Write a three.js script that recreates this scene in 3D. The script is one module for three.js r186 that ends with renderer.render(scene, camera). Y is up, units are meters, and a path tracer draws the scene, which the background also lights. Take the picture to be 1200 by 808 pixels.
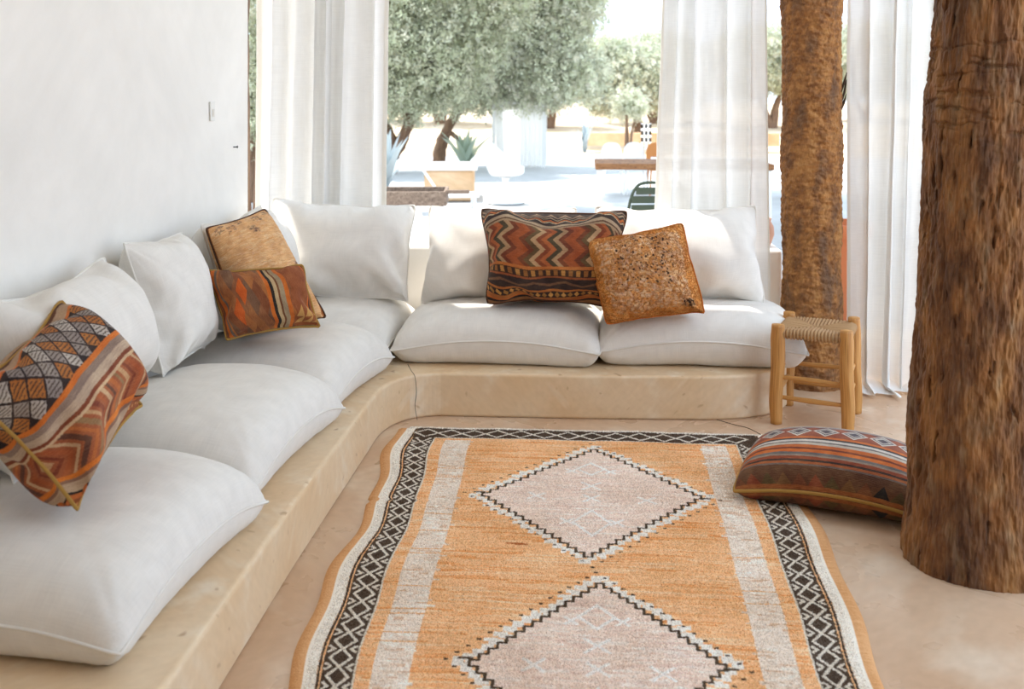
import * as THREE from 'three';
import { mergeGeometries, mergeVertices } from 'three/addons/utils/BufferGeometryUtils.js';
import { ImprovedNoise } from 'three/addons/math/ImprovedNoise.js';
import { RoundedBoxGeometry } from 'three/addons/geometries/RoundedBoxGeometry.js';

// ---------------------------------------------------------------- camera, sky, sun, exposure
const scene = new THREE.Scene();
const camera = new THREE.PerspectiveCamera(2 * Math.atan(404 / 1200) * 180 / Math.PI, 1200 / 808, 0.05, 400);
camera.position.set(0, 1.4, 0);
camera.rotation.y = Math.atan(85 / 1200);
camera.setViewOffset(1200, 808, 0, 289, 1200, 808);          // lens shifted down: verticals stay vertical
camera.focus = 3.9;
camera.userData.fStop = 3.6;
camera.updateProjectionMatrix();
scene.background = new THREE.Color().setRGB(1.28, 1.56, 1.92);
const sun = new THREE.DirectionalLight(new THREE.Color().setRGB(1, 0.96, 0.90), 4.6);
sun.position.set(-3.6, 18, -4.4 - 5.5); sun.target.position.set(0, 0, -5.5);
sun.castShadow = true; sun.shadow.radius = 1.5; sun.shadow.mapSize.set(4096, 4096);
Object.assign(sun.shadow.camera, { left: -16, right: 16, top: 24, bottom: -24, near: 0.5, far: 80 });
scene.add(sun, sun.target);
const renderer = new THREE.WebGLRenderer({ antialias: true });
renderer.toneMapping = THREE.LinearToneMapping;
renderer.toneMappingExposure = 1.52;
renderer.shadowMap.enabled = true;

// ---------------------------------------------------------------- helpers
let seedState = 1;
const seed = (n) => { seedState = (n * 2654435761) >>> 0 || 1; };
const rnd = () => { seedState = (seedState + 0x6d2b79f5) | 0; let t = Math.imul(seedState ^ (seedState >>> 15), 1 | seedState); t = (t + Math.imul(t ^ (t >>> 7), 61 | t)) ^ t; return ((t ^ (t >>> 14)) >>> 0) / 4294967296; };
const rr = (a, b) => a + (b - a) * rnd();
const V3 = (x, y, z) => new THREE.Vector3(x, y, z);
const perlin = new ImprovedNoise();
const ns = (x, y, z = 0) => perlin.noise(x + 17.3, y + 5.7, z + 3.1);
const fbm = (x, y, z = 0, o = 4) => { let s = 0, a = 0.5; for (let i = 0; i < o; i++) { s += a * ns(x, y, z + i * 7.7); x *= 2.03; y *= 2.03; z *= 2.03; a *= 0.5; } return s; };
const clamp = (x, a = 0, b = 1) => Math.min(b, Math.max(a, x));
const lerp = (a, b, t) => a + (b - a) * t;
const smooth = (a, b, x) => { const t = clamp((x - a) / (b - a)); return t * t * (3 - 2 * t); };
const taken = {};
const numbered = (name) => { const n = taken[name] = (taken[name] ?? -1) + 1; return n ? `${name}_${String(n).padStart(3, '0')}` : name; };
function part(name, geometry, material, parent) {
  const m = new THREE.Mesh(Array.isArray(geometry) ? join(geometry) : geometry, material);
  m.name = name; m.castShadow = m.receiveShadow = true; parent.add(m); return m;
}
function join(list) {
  const flat = list.map((g) => { const h = g.index ? g.toNonIndexed() : g.clone(); for (const k of Object.keys(h.attributes)) if (!['position', 'normal', 'uv'].includes(k)) h.deleteAttribute(k); return h; });
  return mergeVertices(mergeGeometries(flat));
}
function thing(name, label, category, pos = [0, 0, 0], turn = 0, group) {
  const g = new THREE.Group(); g.name = numbered(name); g.position.set(...pos); g.rotation.y = turn;
  g.userData = { label, category }; if (group) g.userData.group = group;
  scene.add(g); return g;
}
function struct(name, geometry, material, label, category) {
  const m = part(name, geometry, material, scene); m.userData = { kind: 'structure', label, category }; return m;
}
const box = (w, h, d, x = 0, y = 0, z = 0, r = 0) => (r ? new RoundedBoxGeometry(w, h, d, 3, r) : new THREE.BoxGeometry(w, h, d)).translate(x, y, z);
function metreUV(g, s = 1) {                                     // box-projected uv in metres
  if (g.index) g = g.toNonIndexed();
  const p = g.attributes.position, n = g.attributes.normal, uv = new Float32Array(p.count * 2);
  for (let i = 0; i < p.count; i++) {
    const ax = Math.abs(n.getX(i)), ay = Math.abs(n.getY(i)), az = Math.abs(n.getZ(i));
    const [u, v] = ay >= ax && ay >= az ? [p.getX(i), p.getZ(i)] : ax > az ? [p.getZ(i), p.getY(i)] : [p.getX(i), p.getY(i)];
    uv[2 * i] = u * s; uv[2 * i + 1] = v * s;
  }
  g.setAttribute('uv', new THREE.BufferAttribute(uv, 2)); return g;
}
// tapered tube through points; radii per point; optional wobble
function limb(pts, radii, sides = 10, wob = 0, cap = true) {
  const c = new THREE.CatmullRomCurve3(pts.map((p) => Array.isArray(p) ? V3(...p) : p)), n = Math.max(6, (pts.length - 1) * 6);
  const pos = [], uv = [], idx = []; const L = c.getLength();
  let u = V3(1, 0, 0);
  for (let i = 0; i <= n; i++) {
    const t = i / n, p = c.getPoint(t), tan = c.getTangent(t).normalize();
    u.addScaledVector(tan, -u.dot(tan)); if (u.lengthSq() < 1e-4) u.set(0, 0, 1).addScaledVector(tan, -tan.z); u.normalize();
    const w = V3().crossVectors(tan, u), k = t * (radii.length - 1), k0 = Math.min(radii.length - 2, Math.floor(k));
    const r = lerp(radii[k0], radii[k0 + 1], k - k0);
    for (let j = 0; j <= sides; j++) {
      const a = j / sides * Math.PI * 2, ca = Math.cos(a), sa = Math.sin(a);
      const rad = r * (1 + wob * ns(ca * 1.7 + p.x * 3, sa * 1.7 + p.y * 9, p.z * 3));
      pos.push(p.x + (u.x * ca + w.x * sa) * rad, p.y + (u.y * ca + w.y * sa) * rad, p.z + (u.z * ca + w.z * sa) * rad); uv.push(j / sides, t * L);
    }
  }
  const row = sides + 1;
  for (let i = 0; i < n; i++) for (let j = 0; j < sides; j++) { const a = i * row + j; idx.push(a, a + 1, a + row, a + 1, a + row + 1, a + row); }
  if (cap) for (const [i, flip] of [[0, true], [n, false]]) {
    const p = c.getPoint(i / n), b = pos.length / 3; pos.push(p.x, p.y, p.z); uv.push(0.5, 0.5);
    for (let j = 0; j < sides; j++) { const q = i * row + j; flip ? idx.push(b, q + 1, q) : idx.push(b, q, q + 1); }
  }
  const g = new THREE.BufferGeometry(); g.setAttribute('position', new THREE.Float32BufferAttribute(pos, 3)); g.setAttribute('uv', new THREE.Float32BufferAttribute(uv, 2)); g.setIndex(idx); g.computeVertexNormals();
  return g;
}
// surface over a grid f(u,v) -> [x,y,z]
function sheet(nu, nv, f, uvf = (u, v) => [u, v], flip = false) {
  const pos = [], uv = [], idx = [];
  for (let j = 0; j <= nv; j++) for (let i = 0; i <= nu; i++) { pos.push(...f(i / nu, j / nv)); uv.push(...uvf(i / nu, j / nv)); }
  for (let j = 0; j < nv; j++) for (let i = 0; i < nu; i++) { const a = j * (nu + 1) + i, b = a + 1, c = a + nu + 1, d = c + 1; flip ? idx.push(a, c, b, b, c, d) : idx.push(a, b, c, b, d, c); }
  const g = new THREE.BufferGeometry(); g.setAttribute('position', new THREE.Float32BufferAttribute(pos, 3)); g.setAttribute('uv', new THREE.Float32BufferAttribute(uv, 2)); g.setIndex(idx); g.computeVertexNormals(); return g;
}
// texture from a function (u, v in 0..1) -> [r,g,b] 0..255 sRGB
function fnTexture(w, h, f, { srgb = true, repeat } = {}) {
  const d = new Uint8Array(w * h * 4);
  for (let y = 0; y < h; y++) for (let x = 0; x < w; x++) { const c = f((x + 0.5) / w, (y + 0.5) / h), k = 4 * (y * w + x); d[k] = clamp(c[0], 0, 255); d[k + 1] = clamp(c[1] ?? c[0], 0, 255); d[k + 2] = clamp(c[2] ?? c[0], 0, 255); d[k + 3] = 255; }
  const t = new THREE.DataTexture(d, w, h); t.magFilter = THREE.LinearFilter; t.minFilter = THREE.LinearMipmapLinearFilter; t.generateMipmaps = true;
  t.wrapS = t.wrapT = repeat === false ? THREE.ClampToEdgeWrapping : THREE.RepeatWrapping; if (srgb) t.colorSpace = THREE.SRGBColorSpace; t.needsUpdate = true; return t;
}
const hex = (h) => [h >> 16, (h >> 8) & 255, h & 255];
const mixc = (a, b, t) => [lerp(a[0], b[0], t), lerp(a[1], b[1], t), lerp(a[2], b[2], t)];
// periodic fbm so that repeats have no seam
const pfbm = (u, v, f, o = 4) => { const a = u * 2 * Math.PI, b = v * 2 * Math.PI, r = f / (2 * Math.PI); return fbm(Math.cos(a) * r + 9 + Math.cos(b) * r * 0.9, Math.sin(a) * r + Math.sin(b) * r * 0.4, Math.sin(b) * r + 3, o); };
const std = (o) => new THREE.MeshStandardMaterial({ side: THREE.DoubleSide, ...o });
const phys = (o) => new THREE.MeshPhysicalMaterial({ side: THREE.DoubleSide, ...o });

// ---------------------------------------------------------------- materials
const plasterMap = fnTexture(512, 512, (u, v) => { const a = pfbm(u, v, 5, 5), b = pfbm(u + 0.3, v, 22, 3); const k = 238 + a * 9 + b * 5; return [k, k - 5, k - 13]; });
const plasterBump = fnTexture(512, 512, (u, v) => [128 + 150 * pfbm(u, v, 9, 5) + 40 * pfbm(u, v, 50, 2)], { srgb: false });
plasterMap.repeat.set(0.5, 0.5); plasterBump.repeat.set(0.8, 0.8);
const M = {};
M.wall = std({ map: plasterMap, bumpMap: plasterBump, bumpScale: 0.0015, roughness: 0.9 });
const tadMap = fnTexture(1024, 1024, (u, v) => {
  const a = pfbm(u, v, 4, 5), b = pfbm(u + 0.37, v + 0.2, 14, 4), c = pfbm(u, v + 0.6, 60, 2);
  let col = mixc(hex(0xe6cdab), hex(0xdcb88c), clamp(0.5 + a * 1.4)); col = mixc(col, hex(0xefe0ca), clamp(b * 1.6 - 0.1));
  const spot = pfbm(u + 0.11, v + 0.83, 30, 2); if (spot > 0.33) col = mixc(col, hex(0x8a5c34), clamp((spot - 0.33) * 6) * 0.6);
  return col.map((x) => x + c * 10);
});
tadMap.repeat.set(0.7, 0.7);
const tadBump = fnTexture(512, 512, (u, v) => [128 + 160 * pfbm(u, v, 6, 5)], { srgb: false }); tadBump.repeat.set(0.9, 0.9);
M.bench = phys({ map: tadMap, bumpMap: tadBump, bumpScale: 0.005, roughness: 0.5, clearcoat: 0.15, clearcoatRoughness: 0.35 });
const floorMap = fnTexture(1024, 1024, (u, v) => {
  const a = pfbm(u, v, 4, 5), b = pfbm(u + 0.5, v + 0.1, 11, 5), c = pfbm(u, v + 0.6, 70, 2), d = pfbm(u + 0.2, v + 0.2, 2.5, 3);
  let col = mixc(hex(0xd4b699), hex(0xc8a382), clamp(0.5 + a * 1.5)); col = mixc(col, hex(0xdfcab2), clamp(b * 1.8 + d * 0.9)); return col.map((x) => x + c * 12);
});
floorMap.repeat.set(0.45, 0.45);
const floorRough = fnTexture(512, 512, (u, v) => [100 + 110 * pfbm(u, v, 9, 4)], { srgb: false }); floorRough.repeat.set(0.6, 0.6);
M.floor = phys({ map: floorMap, roughness: 0.85, roughnessMap: floorRough, bumpMap: tadBump, bumpScale: 0.002, clearcoat: 0.2, clearcoatRoughness: 0.3 });
const sandMap = fnTexture(512, 512, (u, v) => { const a = pfbm(u, v, 6, 5), b = pfbm(u, v, 40, 2); return mixc(hex(0xe6d3ba), hex(0xcdb08c), clamp(0.5 + a * 1.6)).map((x) => x + b * 22); });
sandMap.repeat.set(0.15, 0.15);
M.sand = std({ map: sandMap, roughness: 1 });
const terraceMap = fnTexture(512, 512, (u, v) => { const a = pfbm(u, v, 5, 5), b = pfbm(u, v, 40, 2); const k = 205 + a * 22 + b * 12; return [k, k - 1, k - 3]; });
terraceMap.repeat.set(0.2, 0.2);
M.terrace = std({ color: 0xf2f2f2, map: terraceMap, roughness: 0.9 });
const weave = fnTexture(512, 512, (u, v) => { const x = u * 128, y = v * 128; const k = ((Math.floor(x) + Math.floor(y)) & 1) ? Math.abs(Math.sin(x * Math.PI)) : Math.abs(Math.sin(y * Math.PI)); return [90 + 100 * k + 50 * pfbm(u, v, 30, 2)]; }, { srgb: false });
const linenMap = fnTexture(512, 512, (u, v) => { const sl = ns(u * 4 % 4, v * 180) * 0.5 + ns(u * 180, v * 5) * 0.5, b = pfbm(u, v, 6, 4); const k = 232 + sl * 9 + b * 10; return [k, k - 6, k - 15]; });
linenMap.repeat.set(3, 3); weave.repeat.set(6, 6);
M.linen = phys({ map: linenMap, bumpMap: weave, bumpScale: 0.0006, roughness: 0.95, sheen: 0.15, sheenRoughness: 0.6 });
M.piping = std({ color: 0xe6e0d6, roughness: 0.95 });
const curtainMap = fnTexture(512, 512, (u, v) => { const sl = ns(u * 200, v * 5) * 0.6 + ns(u * 5, v * 200) * 0.6, b = pfbm(u, v, 5, 3); const k = 244 + sl * 8 + b * 6; return [k, k - 2, k - 6]; });
curtainMap.repeat.set(1.5, 1.5);
M.curtain = phys({ map: curtainMap, roughness: 0.86, transmission: 0.24, thickness: 0, ior: 1.1 });
M.drapery = phys({ map: curtainMap, roughness: 0.95, transmission: 0.09, thickness: 0, ior: 1.1 });
M.drape = phys({ color: 0xfbfaf7, roughness: 0.95, transmission: 0.5, thickness: 0, ior: 1.1 });
M.hem = phys({ color: 0xf6f1e8, roughness: 0.95, transmission: 0.4, thickness: 0, ior: 1.1 });
M.white = std({ color: 0xf2f1ee, roughness: 0.5 });
M.offwhite = std({ color: 0xe9e5dd, roughness: 0.7 });
M.dark = std({ color: 0x3a2a1c, roughness: 0.9 });
M.iron = std({ color: 0x2c2a28, roughness: 0.5, metalness: 0.7 });
const woodTex = (c0, c1, c2, f = 1) => fnTexture(256, 1024, (u, v) => { const a = Math.cos(u * 2 * Math.PI), b = Math.sin(u * 2 * Math.PI); const g = fbm(a * 3 * f, b * 3 * f, v * 4, 4), l = fbm(a * 14 * f, b * 14 * f, v * 5 + 4, 3); let c = mixc(hex(c0), hex(c1), clamp(0.5 + g * 1.5)); return mixc(c, hex(c2), clamp(l * 2.2 - 0.25)); });
M.stoolWood = std({ map: woodTex(0xd09a55, 0xb67a38, 0x6d431b), roughness: 0.55 });
M.plank = std({ map: woodTex(0xa9774b, 0x8a5a33, 0x4d2f18), roughness: 0.7 });
M.greyWood = std({ map: woodTex(0x9c8672, 0x7a6454, 0x43362c), roughness: 0.85 });
M.trunk = std({ map: woodTex(0x93755a, 0x6b5140, 0x3c2c22, 1.6), roughness: 0.95 });
M.rush = std({ map: woodTex(0xc09a6e, 0x9f774c, 0x6b4b2c, 2), roughness: 0.8 });
M.green = std({ color: 0x46503d, roughness: 0.45 });
M.orangeWicker = std({ color: 0xc98345, roughness: 0.7 });
M.terracotta = std({ color: 0xb9683c, roughness: 0.85 });
M.clay = std({ color: 0xc79c84, roughness: 0.8 });
M.stone = std({ map: sandMap, color: 0xf3e3d2, roughness: 0.95 });
M.agave = phys({ color: 0xb4c2ac, roughness: 0.6, transmission: 0.25, thickness: 0 });
M.agaveBlue = phys({ color: 0xb6c2c6, roughness: 0.6, transmission: 0.25, thickness: 0 });
M.leaf = phys({ color: 0xffffff, roughness: 0.75, transmission: 0.3, thickness: 0 });

// ---------------------------------------------------------------- structure
struct('floor', metreUV(box(5.2, 0.12, 7.3, 0.8, -0.06, -1.85)), M.floor, 'polished warm ochre concrete floor of the open sitting room', 'floor');
struct('wall_left', metreUV(new RoundedBoxGeometry(0.32, 3.9, 6.7, 4, 0.03).translate(-1.81, 1.81, -1.6)), M.wall, 'smooth off white plaster wall behind the left row of cushions', 'wall');
struct('wall_back', metreUV(box(3.9, 3.8, 0.2, -0.02, 1.86, 1.7)), M.bench, 'ochre plaster wall facing the window side', 'wall');
struct('wall_right', metreUV(box(0.2, 3.8, 2.4, 1.85, 1.86, 0.6)), M.bench, 'ochre plaster wall closing the room opposite the left bench', 'wall');
struct('ceiling', metreUV(box(3.72, 0.16, 7.34, -0.11, 3.84, -1.87)), M.wall, 'white plastered flat ceiling', 'ceiling');
{ // low parapet across the window opening, with a ledge
  struct('wall_window', metreUV(new RoundedBoxGeometry(2.76, 0.66, 0.26, 3, 0.02).translate(-0.38, 0.30, -5.4)), M.wall, 'low white parapet wall behind the back cushions', 'wall');
  struct('trim_1', metreUV(new RoundedBoxGeometry(0.75, 0.2, 0.24, 3, 0.02).translate(1.70, 0.08, -5.42)), M.bench, 'low tan plastered sill under the right curtain', 'sill');
}
struct('terrace', metreUV(box(26, 0.2, 19.2, 2.5, -0.11, -15.1)), M.terrace, 'pale sunlit terrace paving outside', 'terrace');
struct('side_terrace', metreUV(box(13, 0.2, 14, 9.9, -0.11, 1.5)), M.terrace, 'pale terrace paving beside the open room', 'terrace');
{ // sandy land rising gently behind the terrace
  const f = (u, v) => { const x = lerp(-70, 70, u), z = lerp(30, -90, v); const r = smooth(-25, -48, z); return [x, -0.13 + r * 1.05 + r * 0.35 * fbm(x * 0.07, z * 0.07) + (z < -24 ? 0.12 * fbm(x * 0.4, z * 0.4) : 0), z]; };
  struct('ground', sheet(120, 120, f, (u, v) => [u * 140, v * 120], false), M.sand, 'pale sandy ground sloping up under the olive trees', 'ground');
}
{ // built-in L-shaped bench, rounded inside corner and rounded free end
  const fx = -0.85, fz = -4.47, s = new THREE.Shape();       // shape in (x, -z)
  s.moveTo(-1.66, -0.6); s.lineTo(fx, -0.6); s.lineTo(fx - 0.008, 2.2); s.lineTo(fx - 0.012, 3.0); s.lineTo(fx + 0.002, 4.12);
  s.bezierCurveTo(fx + 0.004, 4.3, fx + 0.06, 4.45, fx + 0.22, 4.465);
  s.lineTo(0.0, -fz); s.lineTo(0.5, -fz + 0.02); s.bezierCurveTo(0.76, 4.51, 0.93, 4.62, 0.945, 4.86); s.lineTo(0.95, 5.28); s.lineTo(-1.66, 5.28); s.closePath();
  const g = new THREE.ExtrudeGeometry(s, { depth: 0.165, bevelEnabled: true, bevelThickness: 0.014, bevelSize: 0.014, bevelOffset: -0.014, bevelSegments: 4, curveSegments: 24 });
  g.rotateX(-Math.PI / 2); g.translate(0, 0.013, 0);
  const bench = struct('built_in_bench', metreUV(g), M.bench, 'low L-shaped bench of polished cream plaster under the cushions', 'bench');
  const crack = (pts, w) => limb(pts, [w, w * 0.7, w, w * 0.5], 5, 0.5);
  part('crack', crack([[-0.80, 0.1915, -4.60], [-0.765, 0.1915, -4.49], [-0.735, 0.185, -4.412], [-0.728, 0.12, -4.405], [-0.735, 0.06, -4.41], [-0.725, 0.0, -4.41]], 0.0016), M.dark, bench);
}
part('crack', limb([[0.56, 0.0005, -4.52], [0.64, 0.0005, -4.44], [0.69, 0.0005, -4.40], [0.735, 0.0005, -4.31], [0.77, 0.0005, -4.25]], [0.001, 0.0022, 0.0015, 0.002, 0.001], 5, 0.5), M.dark, scene.getObjectByName('floor'));

// ---------------------------------------------------------------- pillows: two sewn sheets, inflated
function simPillow({ w, h, fill, n = 44, steps = 150, lying = false, hydro = 0, sd = 1, soft = 0, round = 0.012, boxy = 0.75 }) {
  seed(sd * 97 + 13);
  const nu = n, nv = Math.max(16, Math.round(n * h / w)), F = (nu + 1) * (nv + 1);
  const back = new Int32Array(F); let N = F;
  for (let j = 0; j <= nv; j++) for (let i = 0; i <= nu; i++) { const k = j * (nu + 1) + i; back[k] = i === 0 || j === 0 || i === nu || j === nv ? k : N++; }
  const P = new Float32Array(N * 3), Q = new Float32Array(N * 3), no = rnd() * 50;
  for (let j = 0; j <= nv; j++) for (let i = 0; i <= nu; i++) {
    const k = j * (nu + 1) + i, x = (i / nu - 0.5) * w, z = (j / nv - 0.5) * h, b = fill * (0.7 + 0.5 * fbm(x * 5 + no, z * 5, 0, 3)) * Math.sqrt(Math.sin(Math.PI * i / nu) * Math.sin(Math.PI * j / nv) + 1e-6) * 0.5;
    P.set([x, fill * 0.5 + b, z], k * 3); if (back[k] !== k) P.set([x, fill * 0.5 - b, z], back[k] * 3);
  }
  Q.set(P);
  const C = [], add = (a, b, l, s) => { C.push([a, b, l, s]); };
  const dx = w / nu, dz = h / nv, dd = Math.hypot(dx, dz), T = [];
  for (const m of [0, 1]) {
    const id = (i, j) => { const k = j * (nu + 1) + i; return m ? back[k] : k; };
    for (let j = 0; j <= nv; j++) for (let i = 0; i <= nu; i++) {
      if (i < nu) add(id(i, j), id(i + 1, j), dx, 1); if (j < nv) add(id(i, j), id(i, j + 1), dz, 1);
      if (i < nu && j < nv) { add(id(i, j), id(i + 1, j + 1), dd, 0.35); add(id(i + 1, j), id(i, j + 1), dd, 0.35); m ? T.push(id(i, j), id(i + 1, j), id(i, j + 1), id(i + 1, j), id(i + 1, j + 1), id(i, j + 1)) : T.push(id(i, j), id(i, j + 1), id(i + 1, j), id(i + 1, j), id(i, j + 1), id(i + 1, j + 1)); }
      if (i < nu - 2) add(id(i, j), id(i + 3, j), 3 * dx, 0.10 + soft); if (j < nv - 2) add(id(i, j), id(i, j + 3), 3 * dz, 0.10 + soft);
    }
  }
  const nc = C.length, ca = new Int32Array(nc), cb = new Int32Array(nc), cl = new Float32Array(nc), cs = new Float32Array(nc);
  C.forEach((c, i) => { ca[i] = c[0]; cb[i] = c[1]; cl[i] = c[2]; cs[i] = c[3]; });
  const Vt = w * h * fill, Nn = new Float32Array(N * 3);
  for (let st = 0; st < steps; st++) {
    Nn.fill(0); let vol = 0;
    for (let t = 0; t < T.length; t += 3) {
      const a = T[t] * 3, b = T[t + 1] * 3, c = T[t + 2] * 3;
      const ux = P[b] - P[a], uy = P[b + 1] - P[a + 1], uz = P[b + 2] - P[a + 2], vx = P[c] - P[a], vy = P[c + 1] - P[a + 1], vz = P[c + 2] - P[a + 2];
      const nx = uy * vz - uz * vy, ny = uz * vx - ux * vz, nz = ux * vy - uy * vx;
      vol += (P[a] * nx + P[a + 1] * ny + P[a + 2] * nz) / 6;
      for (const q of [a, b, c]) { Nn[q] += nx; Nn[q + 1] += ny; Nn[q + 2] += nz; }
    }
    const p = clamp(Vt / Math.max(vol, Vt * 0.2) - 1, -0.6, 1.5), kk = 0.013 * p * Math.min(1.1, Math.min(w, h) / 0.6), area = dx * dz * 2;
    for (let i = 0; i < N; i++) {
      const o = 3 * i, hy = 1 + hydro * (-P[o + 2] / h * 2);
      for (let d = 0; d < 3; d++) { const v = (P[o + d] - Q[o + d]) * 0.86; Q[o + d] = P[o + d]; P[o + d] += v + kk * hy * clamp(Nn[o + d] / area, -2, 2); }
      if (lying) { P[o + 1] -= 0.0007; if (P[o + 1] < 0) { P[o + 1] = 0; } }
    }
    for (let it = 0; it < 6; it++) for (let c = 0; c < nc; c++) {
      const a = ca[c] * 3, b = cb[c] * 3, x = P[b] - P[a], y = P[b + 1] - P[a + 1], z = P[b + 2] - P[a + 2], l = Math.sqrt(x * x + y * y + z * z) || 1e-6, k = 0.5 * cs[c] * (l - cl[c]) / l;
      P[a] += x * k; P[a + 1] += y * k; P[a + 2] += z * k; P[b] -= x * k; P[b + 1] -= y * k; P[b + 2] -= z * k;
    }
    if (lying) for (let i = 0; i < N; i++) if (P[3 * i + 1] < 0) P[3 * i + 1] = 0;
  }
  for (let pass = 0; pass < 2; pass++) { // light smoothing of the interior
    Q.set(P);
    for (const m of [0, 1]) for (let j = 1; j < nv; j++) for (let i = 1; i < nu; i++) {
      const id = (i, j) => { const k = j * (nu + 1) + i; return m ? back[k] : k; }, o = id(i, j) * 3;
      for (let d = 0; d < 3; d++) P[o + d] = lerp(Q[o + d], (Q[id(i + 1, j) * 3 + d] + Q[id(i - 1, j) * 3 + d] + Q[id(i, j + 1) * 3 + d] + Q[id(i, j - 1) * 3 + d]) / 4, 0.45);
    }
  }
  // normalise the corners to +-0.5
  const cor = [0, nu, nv * (nu + 1), F - 1].map((k) => [P[3 * k], P[3 * k + 2]]);
  const sx = w / ((cor[1][0] + cor[3][0] - cor[0][0] - cor[2][0]) / 2), sz = h / ((cor[2][1] + cor[3][1] - cor[0][1] - cor[1][1]) / 2);
  const C00 = 0, C10 = nu, C01 = nv * (nu + 1), C11 = F - 1, keep = lying ? 0.15 : 0.22, D = new Float32Array(N * 2);
  const dev = (k, a, b, t, d) => P[3 * k + d] - lerp(P[3 * a + d], P[3 * b + d], t);
  for (let j = 0; j <= nv; j++) for (let i = 0; i <= nu; i++) for (const d of [0, 2]) {
    const u = i / nu, v = j / nv, q = (1 - v) * dev(i, C00, C10, u, d) + v * dev(C01 + i, C01, C11, u, d) + (1 - u) * dev(j * (nu + 1), C00, C01, v, d) + u * dev(j * (nu + 1) + nu, C10, C11, v, d);
    const k = j * (nu + 1) + i; for (const m of [k, back[k]]) D[2 * m + d / 2] = q * (1 - keep);
  }
  for (let i = 0; i < N; i++) { P[3 * i] -= D[2 * i]; P[3 * i + 2] -= D[2 * i + 1]; }
  for (let j = 0; j <= nv; j++) for (let i = 0; i <= nu; i++) { const a = 2 * i / nu - 1, b = 2 * j / nv - 1, q = 1 - round * (a * b) ** 12, k = j * (nu + 1) + i; for (const m of back[k] === k ? [k] : [k, back[k]]) { P[3 * m] *= q; P[3 * m + 2] *= q; } }
  if (lying) { let ym = 0; for (let i = 0; i < N; i++) ym = Math.max(ym, P[3 * i + 1]); for (let i = 0; i < N; i++) { const t = P[3 * i + 1] / ym; P[3 * i + 1] = ym * lerp(t, 1 - (1 - t) ** 1.7, boxy); } }
  if (!lying) for (let k = 0; k < F; k++) { const b = back[k], m = (P[3 * k + 1] + P[3 * b + 1]) / 2 * 0.9 + fill * 0.05; P[3 * k + 1] -= m; if (b !== k) P[3 * b + 1] -= m; }
  let my = 0; if (!lying) { for (let i = 0; i < N; i++) my += P[3 * i + 1] / N; }
  for (let i = 0; i < N; i++) { P[3 * i] *= sx; P[3 * i + 2] *= sz; P[3 * i + 1] -= my; }
  const ring = []; for (let i = 0; i <= nu; i++) ring.push(i); for (let j = 1; j <= nv; j++) ring.push(j * (nu + 1) + nu); for (let i = nu - 1; i >= 0; i--) ring.push(nv * (nu + 1) + i); for (let j = nv - 1; j > 0; j--) ring.push(j * (nu + 1));
  return { P, N, nu, nv, back, F, w, h, ring };
}
// doubles the grid (Catmull-Rom) and adds seam puckers and soft creases
function refine(s, pucker = 0.004, crease = 0.004, sd = 1) {
  const nu = s.nu * 2, nv = s.nv * 2, F = (nu + 1) * (nv + 1), back = new Int32Array(F); let N = F;
  for (let j = 0; j <= nv; j++) for (let i = 0; i <= nu; i++) { const k = j * (nu + 1) + i; back[k] = i === 0 || j === 0 || i === nu || j === nv ? k : N++; }
  const P = new Float32Array(N * 3), cr = (a, b, c, d) => (9 * (b + c) - a - d) / 16;
  for (const m of [0, 1]) {
    const src = (i, j, d) => { const k = clamp(j, 0, s.nv) * (s.nu + 1) + clamp(i, 0, s.nu); return s.P[3 * (m ? s.back[k] : k) + d]; };
    const half = (i2, j, d) => i2 & 1 ? cr(src((i2 >> 1) - 1, j, d), src(i2 >> 1, j, d), src((i2 >> 1) + 1, j, d), src((i2 >> 1) + 2, j, d)) : src(i2 >> 1, j, d);
    const full = (i, j, d) => j & 1 ? cr(half(i, (j >> 1) - 1, d), half(i, j >> 1, d), half(i, (j >> 1) + 1, d), half(i, (j >> 1) + 2, d)) : half(i, j >> 1, d);
    for (let j = 0; j <= nv; j++) for (let i = 0; i <= nu; i++) { const k = j * (nu + 1) + i, o = m ? back[k] : k; if (m && o === k) continue;
      const X = i / nu * s.w, Z = j / nv * s.h, dx = Math.min(X, s.w - X), dz = Math.min(Z, s.h - Z), inn = smooth(0, 0.012, Math.min(dx, dz)), sg = m ? -1 : 1;
      const dc = Math.hypot(dx, dz), a = Math.atan2(dz, dx);
      let q = pucker * inn * (Math.exp(-dx / 0.05) * ns(Z * 38, sd + X * 4, m) + Math.exp(-dz / 0.05) * ns(X * 38, sd + 9 + Z * 4, m));
      q += crease * inn * (1.3 * Math.exp(-dc / 0.16) * ns(a * 7, dc * 3, sd + m) + 0.9 * fbm(X * 5 + Z * 2, Z * 9 + sd, m, 2) * smooth(0, 0.1, Math.min(dx, dz)) + 0.8 * (0.5 - Math.abs(ns(X * 2.2 + sd, Z * 4.6 + X, m))) * smooth(0.03, 0.12, Math.min(dx, dz)));
      for (let d = 0; d < 3; d++) P[3 * o + d] = full(i, j, d); if (P[3 * o + 1] > 0.004 || sg > 0 || pucker < 0) P[3 * o + 1] += q * sg; }
  }
  const ring = []; for (let i = 0; i <= nu; i++) ring.push(i); for (let j = 1; j <= nv; j++) ring.push(j * (nu + 1) + nu); for (let i = nu - 1; i >= 0; i--) ring.push(nv * (nu + 1) + i); for (let j = nv - 1; j > 0; j--) ring.push(j * (nu + 1));
  return { P, N, nu, nv, back, F, w: s.w, h: s.h, ring };
}
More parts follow.
